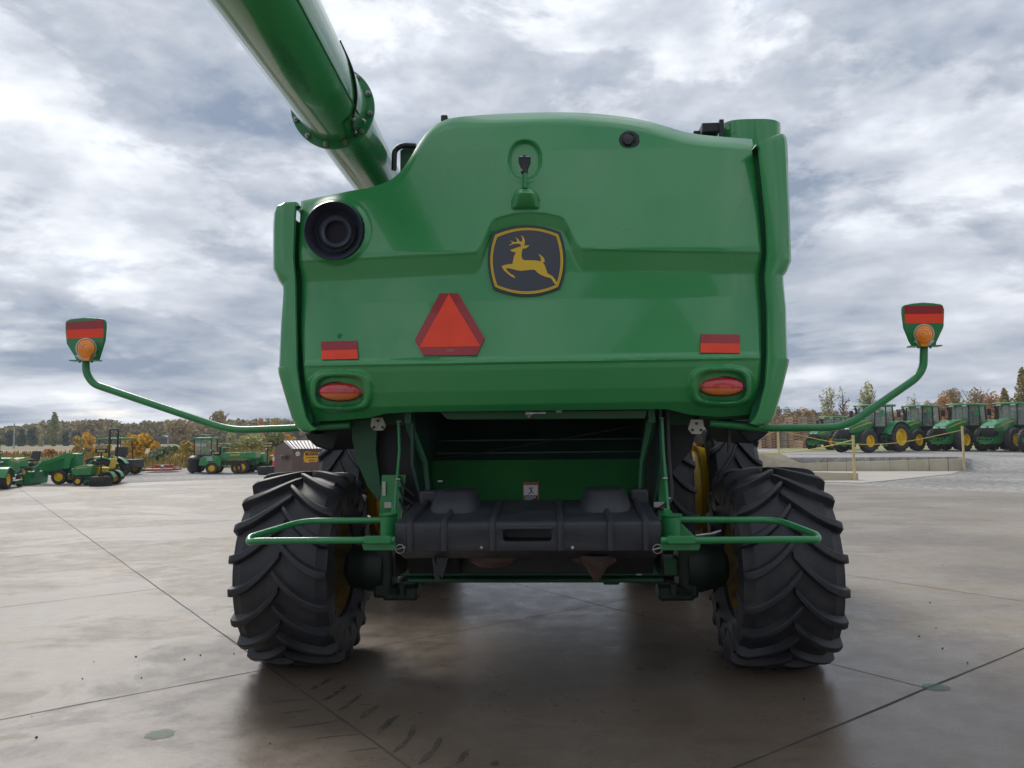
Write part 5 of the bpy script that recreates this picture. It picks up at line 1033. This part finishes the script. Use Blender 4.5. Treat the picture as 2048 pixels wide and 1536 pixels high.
# --- concrete loading ramp, posts, rope, gravel bank
CW = ground_mat('weathered_wall_concrete', [(0.3, (0.38, 0.33, 0.24)), (0.5, (0.50, 0.44, 0.33)), (0.7, (0.56, 0.50, 0.39))], 1.2, 0.3, 12, dist=.01)
def wall_(lbl, pts, th):
    """pts: list of (px, ytop, d); top follows, foot at ground"""
    r = MB(); top = [V(at(p, d).x, d, zat(p, y, d)) for p, y, d in pts]
    dirv = (top[-1] - top[0]); dirv.z = 0; nrm = V(-dirv.y, dirv.x, 0).normalized() * th
    prof_ = top + [V(p.x, p.y, -.05) for p in top[::-1]]; r.prism(prof_, nrm); return r
WA = [(1560, 927.5, 32.5), (1920, 917.5, 31.0)]
r = thing('dock_wall', 'long pale concrete retaining wall in front of the parked tractors', 'wall', (0, 0, 0)); wall_('', WA, .28).build('wall_face', CW, r, 0, bevel=.01)
b = MB()
for px in (1652, 1690, 1739, 1777, 1813, 1855, 1893):
    p = at(px, lerp(32.5, 31.0, (px - 1560) / 360) - .012, 0); b.box((p.x, p.y, .29), (.012, .012, .56))
b.build('wall_seams', JOINT, r)['kind'] = 'stuff'
b = wall_('', [(1480, 903, 32.4), (1556, 904.5, 32.2), (1597, 926, 32.0)], .28); tag(b.build('wing_wall', CW, None, 0, bevel=.01), 'sloping pale concrete wing wall right beside the harvester tyres', 'wall')
b = wall_('', [(1480, 941, 26.8), (1713, 946, 26.0)], .25); tag(b.build('low_wall', CW, None, 0, bevel=.01), 'low concrete wall with a yellow post standing at its right end', 'wall')
b = MB(); rows = []
for i in range(60):
    d = 31.25 + i * .95; row = []
    for j in range(40):
        px = 1380 + j * 28; p = at(px, d); zl = interp([(31, .56), (36, .42), (46, .23), (60, .22), (85, .06)], d); zr = interp([(31, .004), (40, .15), (47, .22), (60, .22), (85, .06)], d)
        z = lerp(zl * (ss(30.9, 33.5, d) if px > 1926 else 1), zr, ss(1915, 2010, px)) * ss(1380, 1450, px) + random.uniform(-.008, .008)
        if i == 0: z = -.02
        wd_ = lerp(32.5, 31.0, (px - 1560) / 360) + .14
        p = at(px, wd_ + (d - 31.25) * (84 - wd_) / 53 if px < 1930 else d)
        if i == 1 and px < 1930: p = at(px, wd_ + .02); z = .565
        row.append((p.x, p.y, z))
    rows.append(row)
BANKM = ground_mat('bank_gravel', [(0.35, (0.20, 0.19, 0.18)), (0.5, (0.29, 0.28, 0.265)), (0.65, (0.40, 0.385, 0.365))], 5.0, 0.25, 14, dist=0.03, second=(0.25, 0.75, 1.15))
b.grid(rows); tag(b.build('gravel_bank', BANKM, ang=0), kind='structure')
b = MB(); rows = [[(at(px_, d_).x, d_, z_) for px_ in range(1560, 2300, 20)] for d_, z_ in ((54.2, .235), (58, .24), (64, .22), (84, .09))]; b.grid(rows); tag(b.build('grass_strip', ground_mat('pale_grass', [(0.3, (0.16, 0.19, 0.07)), (0.7, (0.30, 0.30, 0.14))], 1.0, .3, 9, dist=.05), ang=0), kind='structure')
RAMP = ground_mat('pale_ramp_concrete', [(0.3, (0.36, 0.33, 0.29)), (0.7, (0.46, 0.43, 0.38))], .8, .2, 9)
q = [at(1500, 32.6), at(1920, 31.0), G(1900, 949), G(1725, 967), at(1500, 27.0)]; sheet('ramp_floor', q, .016, RAMP)
PY = mat('faded_yellow_post', (0.62, 0.50, 0.24), (0.50, 0.40, 0.20), 5, .55)
ptop = []
for (px, d, y0, y1, lb) in ((1556, 32.35, 905, 856, 'pale yellow rope post on the wing wall beside the harvester'), (1705.5, 25.9, 960, 872, 'pale yellow rope post at the end of the low wall'), (1924.5, 30.8, 945, 853.5, 'pale yellow rope post at the right end of the long wall')):
    g = at(px, d); za, zb_ = zat(px, y0, d), zat(px, y1, d); r = thing('rope_post', lb, 'post', (g.x, g.y, za), 0, 'posts of the rope barrier'); b = MB(); b.cyl((0, 0, -.02), (0, 0, zb_ - za), .045, n=12); b.build('pole', PY, r); b = MB(); b.cyl((0, 0, zb_ - za), (0, 0, zb_ - za + .03), .052, n=12); b.build('cap', PY, r); ptop.append(V(g.x, g.y, zb_ - .06))
ROPE = mat('yellow_rope', (0.60, 0.47, 0.10), (0.4, 0.3, 0.06), 30, .6)
def rope(pts, lb):
    P = []
    for k in range(33):
        t = k / 32; px = lerp(pts[0][0], pts[-1][0], t); P.append(V(at(px, lerp(pts[0][2], pts[-1][2], t)).x, lerp(pts[0][2], pts[-1][2], t), zat(px, csp([(q[0], q[1]) for q in pts], px), lerp(pts[0][2], pts[-1][2], t))))
    b = MB(); b.tube(P, .017, 6); tag(b.build('barrier_rope', ROPE), lb, 'rope', 'ropes of the barrier')
rope([(1556, 860, 32.35), (1628, 877, 0), (1672, 885, 0), (1704, 888, 0), (1745, 888.6, 0), (1789, 886, 0), (1840, 878, 0), (1924, 860, 30.8)], 'yellow rope sagging from the wing wall post to the right hand post')
rope([(1450, 908, 32.35), (1540, 906, 0), (1613, 900, 0), (1660, 891, 0), (1705, 880, 25.9)], 'yellow rope rising from behind the harvester tyre to the low wall post')
rope([(1470, 884, 32.35), (1515, 877, 0), (1556, 860, 32.35)], 'short yellow rope from behind the harvester up to the wing wall post')
# --- pallets
WOODP = [mat('pallet_wood', (0.60, 0.40, 0.27), (0.45, 0.29, 0.19), 2, .8), mat('grey_pallet_wood', (0.42, 0.37, 0.32), (0.32, 0.28, 0.24), 2, .8)]
def pallet_mesh(m_):
    b = MB(); W_, D_, h_ = 1.0, 1.2, .17
    for k in range(6): b.box((0, -D_ / 2 + .08 + k * (D_ - .16) / 5, h_ - .012), (W_, .13, .022))
    for k in range(3): b.box((0, -D_ / 2 + .08 + k * (D_ - .16) / 2, .012), (W_, .13, .022))
    for k in (-1, 0, 1): b.box((k * (W_ / 2 - .03), 0, h_ / 2), (.055, D_, h_ - .05))
    o = b.build('pallet', m_, None, 0); me_ = o.data; bpy.data.objects.remove(o); return me_
PM = [pallet_mesh(WOODP[0]), pallet_mesh(WOODP[1])]
rnd = random.Random(3)
for si, (px, d, ytop, k) in enumerate(((1540, 68, 840, 0), (1556, 68.6, 840, 0), (1571, 68, 842, 1), (1584, 67.6, 835, 0), (1598, 68.8, 837, 0), (1612, 68.2, 833, 0), (1628, 68.5, 835, 0), (1602, 65.5, 879, 0), (1520, 68, 845, 0))):
    zt = zat(px, ytop, d); nl = int((zt - .12) / .226)
    for j in range(nl):
        o = bpy.data.objects.new('pallet', PM[k if rnd.random() > .15 else 1 - k]); col.objects.link(o)
        o.location = at(px, d, (.17 + j * .226)) + V(rnd.uniform(-.03, .03), rnd.uniform(-.03, .03), 0); o.rotation_euler = (0, 0, R(rnd.uniform(-2, 2) + 30)); o.scale = (.74, .74, 1.3)
        lb = ('wooden pallet in the tall stack hugging the harvester side', 'wooden pallet in the second tall stack from the harvester', 'wooden pallet in the weathered grey stack, third from the harvester', 'wooden pallet in the tallest stack just right of the grey stack', 'wooden pallet in the stack behind the short front stack', 'wooden pallet in the high stack right of the short front stack', 'wooden pallet in the stack against the small tractor', 'wooden pallet in the short front stack before the tall stacks', 'wooden pallet in the hidden end stack behind the harvester')[si]
        grey_ = o.data == PM[1]
        lb = ('topmost ' if j == nl - 1 else 'lowest ' if j == 0 else 'weathered grey ' if grey_ else 'tan ') + lb
        tag(o, lb, 'pallet', 'wooden pallets of stack ' + 'ABCDEFGHI'[si])

# --- signs standing in old tyres
DKB = mat('sign_dark_green', (0.012, 0.022, 0.014), None, 3, .4); GOLDT = mat('sign_letters', (0.62, 0.52, 0.22), None, 3, .5)
def tyre_sign(px, d, yb0, yb1, hw, lines, lb, hwt):
    g = at(px, d); k = d / FPX; r = thing('sign', lb, 'sign', g, 0, 'customer signs standing in old tyres'); zt, zb_ = zat(px, yb0, d), zat(px, yb1, d); R_ = hwt * k
    b = MB(); b.box((0, 0, (zt + zb_) / 2), (hw * 2 * k, .04, zt - zb_)); bd = b.build('board', DKB, r, 0)
    for i, t in enumerate(lines): text_mesh(t, (zt - zb_) * .42, 'lettering', GOLDT, bd, Matrix.Translation((0, -.024, zt - (zt - zb_) * (.28 + .46 * i))) @ Matrix.Rotation(R(90), 4, 'X') @ Matrix.Diagonal((.72, 1, 1, 1)), bold=.004)
    b = MB(); b.cyl((0, 0, .1), (0, 0, zb_), .03, n=8); b.build('post', BLACK, r)
    t = bpy.data.objects.new('base_tyre', LUGT); col.objects.link(t); t.parent = r; t.rotation_euler = (0, R(90), 0); t.scale = (R_ * 1.9, R_, R_); t.location = (0, 0, R_ * .47)
tyre_sign(203.5, 27.9, 891, 906, 12.2, ['CUSTOMER', 'PICKUP'], 'dark sign reading customer pickup behind the small lawn tractor', 20.5)
tyre_sign(535, 35.0, 883.5, 895.5, 9.2, ['CUSTOMER', 'DROP OFF'], 'dark sign reading customer drop off left of the dumpster', 17.5)
# --- dumpster
BRN = mat('brown_dumpster_paint', (0.135, 0.078, 0.066), (0.115, 0.064, 0.055), 2, .5, bump=.05, bscale=3)
d = 29.5; k = d / FPX; g = at(585, d); r = thing('dumpster', 'brown dumpster with a ribbed grey lid and an orange map shaped label', 'dumpster', g, R(0))
def dx(px, dd=0): return at(px, d + dd).x - g.x
def dz(px, py, dd=0): return zat(px, py, d + dd)
xf0, xf1, xl = dx(585), dx(650), dx(549, 1.3)
zf = dz(600, 899); zfl = dz(552, 896.5, 1.3); zr = dz(567, 884, .7)
b = MB(); b.add([(xf0, 0, 0), (xf1, 0, 0), (xf1, 0, zf), (xf0, 0, zf), (xl, 1.3, 0), (xl, 1.3, zfl), ((xf0 + xl) / 2, .7, zr), (xf1, 1.3, 0), (xf1, 1.3, zf), (xf1, .7, zr)], [(0, 1, 2, 3), (4, 0, 3, 6, 5), (1, 7, 8, 9, 2), (7, 4, 5, 8), (0, 4, 7, 1)]); b.build('bin', BRN, r, 0, bevel=.01)
b = MB(); A_, B_, C_, D__ = V(xf0, -.04, zf + .0), V(xf1, -.04, zf), V(dx(640), .7, zr + .02), V((xf0 + xl) / 2, .7, zr + .02); b.add([A_, B_, C_, D__, A_ + V(0, 0, .03), B_ + V(0, 0, .03), C_ + V(0, 0, .03), D__ + V(0, 0, .03)], [(0, 3, 2, 1), (4, 5, 6, 7), (0, 1, 5, 4), (1, 2, 6, 5), (2, 3, 7, 6), (3, 0, 4, 7)]); ld = b.build('lid', mat('grey_lid', (.13, .12, .135), None, 3, .45), r, 0)
b = MB()
for i in range(11):
    t = (i + .4) / 11; p, q = A_.lerp(B_, t) + V(0, 0, .04), D__.lerp(C_, t) + V(0, 0, .04); b.tube([p, q], .017, 6)
b.build('lid_ribs', mat('lid_rib_grey', (.20, .19, .21), None, 3, .4), ld)['kind'] = 'stuff'
b = MB(); pc = V(lerp(xf0, xl, .42), .5, dz(573, 914, .5)); b.box(pc + V(-.02, -.12, 0), (.25, .2, .16), rz=R(-62)); b.build('fork_pocket', BRN, r, bevel=.01)
b = MB(); b.box(V(lerp(xf0, xl, .55), .66, dz(573, 916, .5)), (1.3, .04, .03), rz=R(-60)); b.build('side_rib', BRN, r)
def dp(px, py, off=.01): return V(dx(px), -off, dz(px, py))
b = MB(); n = 20; b.add([dp(596 + 4.4 * math.cos(a * 2 * math.pi / n), 907.5 + 4.6 * math.sin(a * 2 * math.pi / n)) for a in range(n)], [tuple(range(n))]); rs = b.build('recycling_sticker', WHITE, r, 0); b = MB()
for a0 in (90, 210, 330):
    a1 = R(a0 - 42); a2 = R(a0 + 42); b.add([dp(596 + 3.0 * math.cos(a1), 907.5 - 3.0 * math.sin(a1), .014), dp(596 + 1.8 * math.cos(a1), 907.5 - 1.8 * math.sin(a1), .014), dp(596 + 1.8 * math.cos(a2), 907.5 - 1.8 * math.sin(a2), .014), dp(596 + 3.3 * math.cos(a2), 907.5 - 3.3 * math.sin(a2), .014)], [(0, 1, 2, 3)])
b.build('arrows', INK, rs, 0)
def z2(x, y): return (360 + x / 5.12, 780 + y / 5.12)
b = MB(); b.add([dp(*z2(*p), .012) for p in ((1272, 640), (1300, 628), (1350, 634), (1430, 640), (1438, 665), (1432, 688), (1444, 720), (1415, 712), (1400, 738), (1345, 735), (1305, 748), (1290, 738), (1268, 742), (1275, 712), (1262, 706), (1270, 680))], [tuple(range(16))[::-1]]); os_ = b.build('map_sticker', mat('orange_yellow_print', (.72, .36, .02), None, 3, .5), r, 0)
text_mesh('MICHIANA', .125, 'lettering', INK, os_, Matrix.Translation(dp(*z2(1352, 656), .018)) @ Matrix.Rotation(R(90), 4, 'X') @ Matrix.Diagonal((.84, 1.35, 1, 1)), bold=.006)
b = MB()
for (x0, x1, y_) in ((1310, 1420, 690), (1290, 1305, 690), (1322, 1400, 720)):
    n_ = int((x1 - x0) / 14)
    for i in range(n_): c = dp(*z2(x0 + 14 * i + 6, y_ + random.uniform(-3, 3)), .018); b.box(c, (.028, .004, .05), ry=R(random.uniform(-25, 25)))
b.build('small_lettering', INK, os_)
# cone by the dumpster
g = at(549, 36); r = thing('traffic_cone', 'orange and white traffic cone left of the dumpster', 'cone', g); b = MB(); zt = zat(549, 902, 36); b.lathe([(0, .13), (zt * .95, .035), (zt * .95, .001)], (0, 0, .02), (0, 0, 1), 14); b.box((0, 0, .02), (.36, .36, .04)); b.build('cone_body', ORG, r); b = MB(); b.lathe([(zt * .55, .085), (zt * .72, .068)], (0, 0, .02), (0, 0, 1), 14); b.build('white_band', WHITE, r)
# --- small machines on the left
def mower(px, y_base, hd, seatm, lb, sc_=1.0, hoodk=1.0, roll=False, grp='ride on mowers and lawn tractors on the gravel', name='lawn_tractor', cat='lawn tractor', deck=True):
    d = CAMH * FPX / (y_base - HZ(px)); r = thing(name, lb, cat, at(px, d), hd, grp, sc_)
    for s in (-1, 1): wheel(r, .62, s * .36, .20, 1.0, False); wheel(r, -.58, s * .40, .28, 1.15, False, rs=.9)
    b = sideprof([(.12, .42), (.12, .86), (.35, .88), (.8, .80), (.93, .72), (.95, .48), (.8, .42)], -.26, .26); b.build('hood', GREENP, r, bevel=.05)
    for s in (-1, 1): b = MB(); b.box((.95, s * .14, .70), (.02, .16, .07)); b.build('headlight', LAMP, r)
    b = MB(); b.box((.95, 0, .56), (.02, .42, .16)); b.build('grille', BLACK, r)
    b = MB(); b.box((.45, .265, .76), (.6, .006, .035), ry=R(8)); b.box((.45, -.265, .76), (.6, .006, .035), ry=R(8)); b.build('hood_stripe', SEATY, r, 0)
    b = MB(); b.box((.1, 0, .34), (1.5, .3, .14)); b.box((-.1, 0, .36), (.5, .78, .05)); b.build('chassis', DKGREEN, r, bevel=.01)
    for s in (-1, 1):
        b = MB(); rows = []
        for k in range(9): a = R(5 + k * 21); rows.append([V(-.58 + .34 * math.cos(a), s * y_, .30 + .33 * math.sin(a)) for y_ in (.20, .52, .53)])
        rows = [[p if i < 2 else p - V(0, 0, .03) for i, p in enumerate(q)] for q in rows]; b.grid(rows, flip=s < 0); b.build('fender', GREENP, r)
    b = MB(); b.box((-.38, 0, .72), (.46, .46, .09), ry=R(-4)); b.box((-.66, 0, .93), (.10, .44, .46), ry=R(-12)); b.build('seat', seatm, r, bevel=.04)
    b = MB(); b.tube([(.15, 0, .85), (-.02, 0, 1.0)], .02, 6); b.lathe([(-.015, .13), (0, .155), (.015, .13)], (-.03, 0, 1.01), (-.5, 0, 1), 14); b.build('steering_wheel', BLACK, r)
    if deck: b = sideprof([(-.25, .10), (-.25, .22), (.3, .24), (.36, .10)], -.55, .55); b.build('mower_deck', DKGREEN, r, bevel=.03)
    if roll: b = MB(); b.tube(fillet([(-.75, -.3, .5), (-.8, -.3, 1.35), (-.8, .3, 1.35), (-.75, .3, .5)], .12), .025, 8); b.build('roll_bar', GREENP, r)
    b = MB(); b.tube(fillet([(1.0, -.3, .36), (1.06, -.3, .50), (1.06, .3, .50), (1.0, .3, .36)], .08), .02, 6); b.build('bumper', GREENP, r)
    return r
mower(196, 969.5, R(183), SEATY, 'small green lawn tractor with a yellow seat parked before the loader tractor', .86)
mower(53, 951, R(-96), BLACK, 'lawn tractor facing the camera at the left, in front of the weeds', 1.0)
mower(-2, 976, R(104), BLACK, 'green mower cut off by the left edge, showing its black seat back and rear tyre', 1.22, roll=True)
mower(537, 943, R(172), SEATY, 'mower with a curved yellow seat between the utility cart and the dumpster', 1.05)
# compact loader tractor
d = CAMH * FPX / (966.5 - HZ(190)); r = thing('loader_tractor', 'green compact tractor with a front loader bucket and black roll bar', 'tractor', at(178, d), R(184)); r.scale = (.86,) * 3
for s in (-1, 1): wheel(r, .98, s * .5, .34, 1.0, rs=1.0); wheel(r, -.88, s * .58, .56, 1.0, rs=.95)
b = sideprof([(.35, .72), (.35, 1.34), (.6, 1.36), (1.3, 1.22), (1.72, 1.04), (1.85, .9), (1.85, .6), (1.6, .55)], -.3, .3); b.build('hood', GREENP, r, bevel=.05)
b = MB(); b.box((1.86, 0, .78), (.03, .5, .34)); b.build('grille', BLACK, r)
for s in (-1, 1): b = MB(); b.prism([(1.6, s * .305, 1.02), (.8, s * .305, 1.24), (.5, s * .305, 1.26), (.5, s * .305, 1.2), (.8, s * .305, 1.18), (1.6, s * .305, .98)], (0, s * .008, 0)); b.build('hood_stripe', SEATY, r, 0)
b = MB(); b.box((.3, 0, .55), (2.6, .35, .3)); b.box((-.5, 0, .62), (.9, .9, .1)); b.cyl((-.88, -.5, .56), (-.88, .5, .56), .12, n=10); b.build('chassis', DKGREEN, r, bevel=.02)
for s in (-1, 1):
    b = MB(); rows = []
    for k in range(9): a = R(15 + k * 17); rows.append([V(-.88 + .66 * math.cos(a), s * y_, .56 + .62 * math.sin(a)) for y_ in (.32, .72, .74)])
    rows = [[p if i < 2 else p - V(0, 0, .05) for i, p in enumerate(q)] for q in rows]; b.grid(rows, flip=s < 0); b.build('fender', GREENP, r)
b = MB(); b.box((-.55, 0, 1.15), (.5, .5, .10)); b.box((-.82, 0, 1.45), (.12, .48, .55), ry=R(-12)); b.build('seat', SEATY, r, bevel=.05)
b = MB(); b.tube([(.3, 0, 1.25), (.08, 0, 1.48)], .025, 6); b.lathe([(-.02, .16), (0, .19), (.02, .16)], (.06, 0, 1.5), (-.5, 0, 1), 14); b.build('steering_wheel', BLACK, r)
b = MB(); b.tube(fillet([(-1.05, -.42, .7), (-1.08, -.42, 2.4), (-1.08, .42, 2.4), (-1.05, .42, .7)], .15), .045, 8); b.build('roll_bar', BLACK, r)
for s in (-1, 1):
    b = MB(); b.prism([(.55, s * .5, .7), (.45, s * .5, 1.38), (.62, s * .5, 1.38), (1.7, s * .5, 1.0), (2.12, s * .5, .45), (2.05, s * .5, .28), (1.95, s * .5, .42), (1.6, s * .5, .86), (.75, s * .5, 1.15), (.8, s * .5, .7)], (0, s * .07, 0)); b.build('loader_arm', GREENP, r, bevel=.01)
    b = MB(); b.tube([(1.55, s * .6, 1.16), (2.15, s * .6, .55)], .022, 8); b.build('bucket_cylinder', STEEL, r)
b = MB(); b.add([(2.05, -.75, .58), (2.12, -.75, .04), (2.85, -.75, .05), (2.45, -.75, .32), (2.2, -.75, .60), (2.05, .75, .58), (2.12, .75, .04), (2.85, .75, .05), (2.45, .75, .32), (2.2, .75, .60)], [(0, 1, 2, 3, 4), (9, 8, 7, 6, 5), (0, 5, 6, 1), (1, 6, 7, 2), (0, 4, 9, 5)]); b.build('bucket', mat('bucket_green', (0.006, 0.20, 0.06), None, 3, .4), r, 0)
# utility cart with canopy behind it
d = 36.5; r = thing('utility_cart', 'utility cart with a green canopy behind the loader tractor', 'utility cart', at(228, d), R(178))
for s in (-1, 1): wheel(r, .7, s * .5, .28, 1, False); wheel(r, -.8, s * .5, .30, 1.1, False)
b = sideprof([(1.0, .35), (1.05, .75), (.5, .9), (.2, .5), (-.2, .5), (-.3, .72), (-1.2, .72), (-1.2, .35)], -.55, .55); b.build('body', BLACK, r, bevel=.03)
b = MB(); b.box((-.1, 0, 1.69), (1.15, 1.2, .10)); b.build('canopy', GREENP, r, bevel=.03)
b = MB()
for x in (.42, -.6):
    for s in (-1, 1): b.tube([(x * 1.1, s * .52, .6), (x, s * .5, 1.66)], .025, 6)
b.build('canopy_frame', BLACK, r); b = MB(); b.box((-.15, 0, .85), (.4, 1.0, .1)); b.box((-.38, 0, 1.1), (.1, 1.0, .42)); b.build('seat', BLACK, r, bevel=.03)
# mower decks on the ground
d = CAMH * FPX / (946 - HZ(267)); r = thing('mower_deck', 'green mower deck lying on the gravel left of the red mower', 'mower deck', at(267, d)); b = MB(); b.box((0, 0, .14), (.75, 1.0, .16)); b.box((.0, 0, .24), (.4, .5, .08)); b.build('deck_shell', GREENP, r, bevel=.04)
for x in (-.25, .2): b = MB(); b.lathe([(0, .1), (.1, .09), (.14, .03), (.14, .001)], (x, -.2, .24), (0, 0, 1), 12); b.build('spindle', BLACK, r)
for x in (-.38, .38): b = MB(); b.cyl((x, -.5, .09), (x, -.42, .09), .085, n=12); b.build('gauge_wheel', SMT, r)
b = MB(); b.tube([(-.3, .3, .2), (-.1, .1, .36), (.3, .2, .3)], .02, 6); b.build('lift_bar', GREENP, r)
REDP = mat('faded_red_paint', (0.42, 0.06, 0.035), (0.32, 0.06, 0.04), 4, .5)
d = CAMH * FPX / (943.5 - HZ(328)); r = thing('rotary_mower', 'faded red towed mower deck on the gravel edge', 'mower implement', at(326, d)); b = MB(); b.box((0, 0, .13), (1.45, 1.2, .10)); b.box((-.1, .3, .27), (1.0, .15, .16)); b.build('deck_shell', REDP, r, bevel=.02)
b = MB(); b.lathe([(0, .14), (.12, .11), (.16, .001)], (0, 0, .18), (0, 0, 1), 12); b.build('gearbox', GREY, r); b = MB(); b.tube([(.1, -.2, .22), (.6, -.3, .16), (.95, -.35, .28)], [.03, .03, .05], 6); b.build('drawbar', POLE, r)
for s in (-.4, .35): b = MB(); b.tube([(s, -.3, .15), (s + .1, 0, .42)], .025, 6); b.build('hitch_post', REDP, r)
# cab mower with leaf bagger
d = CAMH * FPX / (944.5 - HZ(415)); r = thing('cab_mower', 'lawn tractor with a green roofed cab and a black leaf bagger', 'lawn tractor', at(412, d), R(0))
for s in (-1, 1): wheel(r, .45, s * .42, .28, 1.0, False, rimm=None); wheel(r, -.45, s * .42, .26, 1.0, False)
b = MB(); b.box((0, 0, .42), (1.0, .7, .2)); b.box((.1, 0, .68), (.5, .6, .35)); b.build('body', GREENP, r, bevel=.04)
b = MB()
for x in (-.4, .42):
    for s in (-1, 1): b.tube([(x, s * .40, .45), (x, s * .38, 1.62)], .025, 6)
b.box((0, -.40, .86), (.84, .03, .04)); b.box((0, -.39, 1.25), (.6, .015, .015)); b.build('cab_frame', BLACK, r)
b = MB(); b.box((0, 0, 1.24), (.8, .76, .74)); b.build('cab_glass', GLASS, r); b = MB(); b.box((0, 0, 1.66), (.92, .9, .10)); b.build('cab_roof', GREENP, r, bevel=.03)
b = MB(); b.tube(fillet([(-.38, 0, 1.7), (-.35, 0, 1.84), (.25, 0, 1.84), (.4, 0, 1.7)], .1), .015, 6); b.build('roof_rail', BLACK, r)
b = MB(); b.cyl((-.5, -.3, 1.2), (-.5, -.3, 1.34), .05, n=8); b.build('side_lamp', ORG, r)
b = MB(); b.lathe([(0, .28), (.1, .31), (.55, .33), (.58, .36), (.68, .34), (.78, .2), (.8, .001)], (-.25, -.62, .06), (0, 0, 1), 20); b.build('leaf_bagger', BLACK, r); b = MB(); b.tube(fillet([(-.1, -.6, .82), (.3, -.6, .7), (.75, -.5, .25)], .2), .08, 8); b.build('chute_hose', BLACK, r)
# six wheel utility cart
d = CAMH * FPX / (946 - HZ(475)); r = thing('utility_cart', 'green six wheel utility cart with an open cargo bed', 'utility cart', at(472, d), R(186))
for s in (-1, 1): wheel(r, .95, s * .5, .28, 1.1, False); wheel(r, -.42, s * .52, .31, 1.1, False); wheel(r, .12 - .3, s * .5, .27, 1.1, False)
b = MB(); b.box((-.25, 0, .74), (1.55, 1.15, .06)); 
for s in (-1, 1): b.box((-.25, s * .56, .86), (1.55, .05, .24))
b.box((-1.01, 0, .86), (.05, 1.15, .24)); b.box((.5, 0, .86), (.05, 1.15, .24)); b.build('cargo_bed', GREENP, r, bevel=.01)
b = MB(); b.box((-.1, -.585 if False else .59, .88), (.45, .006, .05)); b.build('bed_stripe', SEATY, r, 0)
b = sideprof([(.55, .35), (.55, .8), (.8, .85), (.9, .5), (1.15, .5), (1.25, .85), (1.5, .72), (1.55, .4)], -.5, .5); b.build('body', GREENP, r, bevel=.03)
b = MB(); b.box((.78, 0, .92), (.35, .9, .1)); b.box((.62, 0, 1.12), (.1, .9, .36)); b.build('seat', BLACK, r, bevel=.03); b = MB(); b.tube([(1.2, 0, .8), (1.05, 0, 1.05)], .02, 6); b.lathe([(-.015, .13), (0, .15), (.015, .13)], (1.04, 0, 1.06), (-.5, 0, 1), 12); b.build('steering_wheel', BLACK, r)
b = MB(); b.tube(fillet([(.5, -.5, .98), (.5, -.5, 1.22), (.5, .5, 1.22), (.5, .5, .98)], .08), .02, 6); b.build('guard_frame', GREENP, r); b = MB(); b.box((.1, 0, .5), (2.2, .5, .2)); b.build('chassis', DKGREEN, r)

# --- unseen building added behind the photographer, shaped for its dark reflection in the hood
r = thing('reflected_building', 'unseen tall dark green gabled building shaped for its reflection in the hood', 'building', (5.2, -11, 0)); SB = mat('dark_green_siding', (.03, .075, .05), (.025, .06, .04), 1, .6)
b = MB(); b.prism([(-4.6, 0, 0), (5.0, 0, 0), (5.0, 0, 6.2), (-.2, 0, 10.2), (-4.6, 0, 7.0)], (0, -16, 0)); b.build('wall', SB, r)
b = MB(); b.prism([(-4.9, .5, 6.85), (-.2, .5, 10.3), (-.2, .5, 10.5), (-5.0, .5, 7.0)], (0, -17, 0)); b.prism([(-.2, .5, 10.3), (5.4, .5, 6.0), (5.5, .5, 6.2), (-.2, .5, 10.5)], (0, -17, 0)); b.build('roof', mat('dark_metal_roof', (.06, .065, .07), None, 2, .5), r)
b = MB(); b.box((.2, .05, 2.3), (5.0, .1, 4.6)); b.build('door', mat('white_door', (.55, .55, .54), None, 2, .6), r)
# --- light autumn haze
b = MB(); b.box((0, 150, 30), (1300, 700, 64)); hz = b.build('haze', MEAD, ang=0)
hm = bpy.data.materials.new('haze'); hm.use_nodes = True; t = hm.node_tree; t.nodes.remove(t.nodes['Principled BSDF']); pv = t.nodes.new('ShaderNodeVolumePrincipled'); pv.inputs['Density'].default_value = 0.0005; pv.inputs['Color'].default_value = (.86, .9, .95, 1)
t.links.new(pv.outputs[0], t.nodes['Material Output'].inputs['Volume']); hz.data.materials[0] = hm; hz['kind'] = 'stuff'
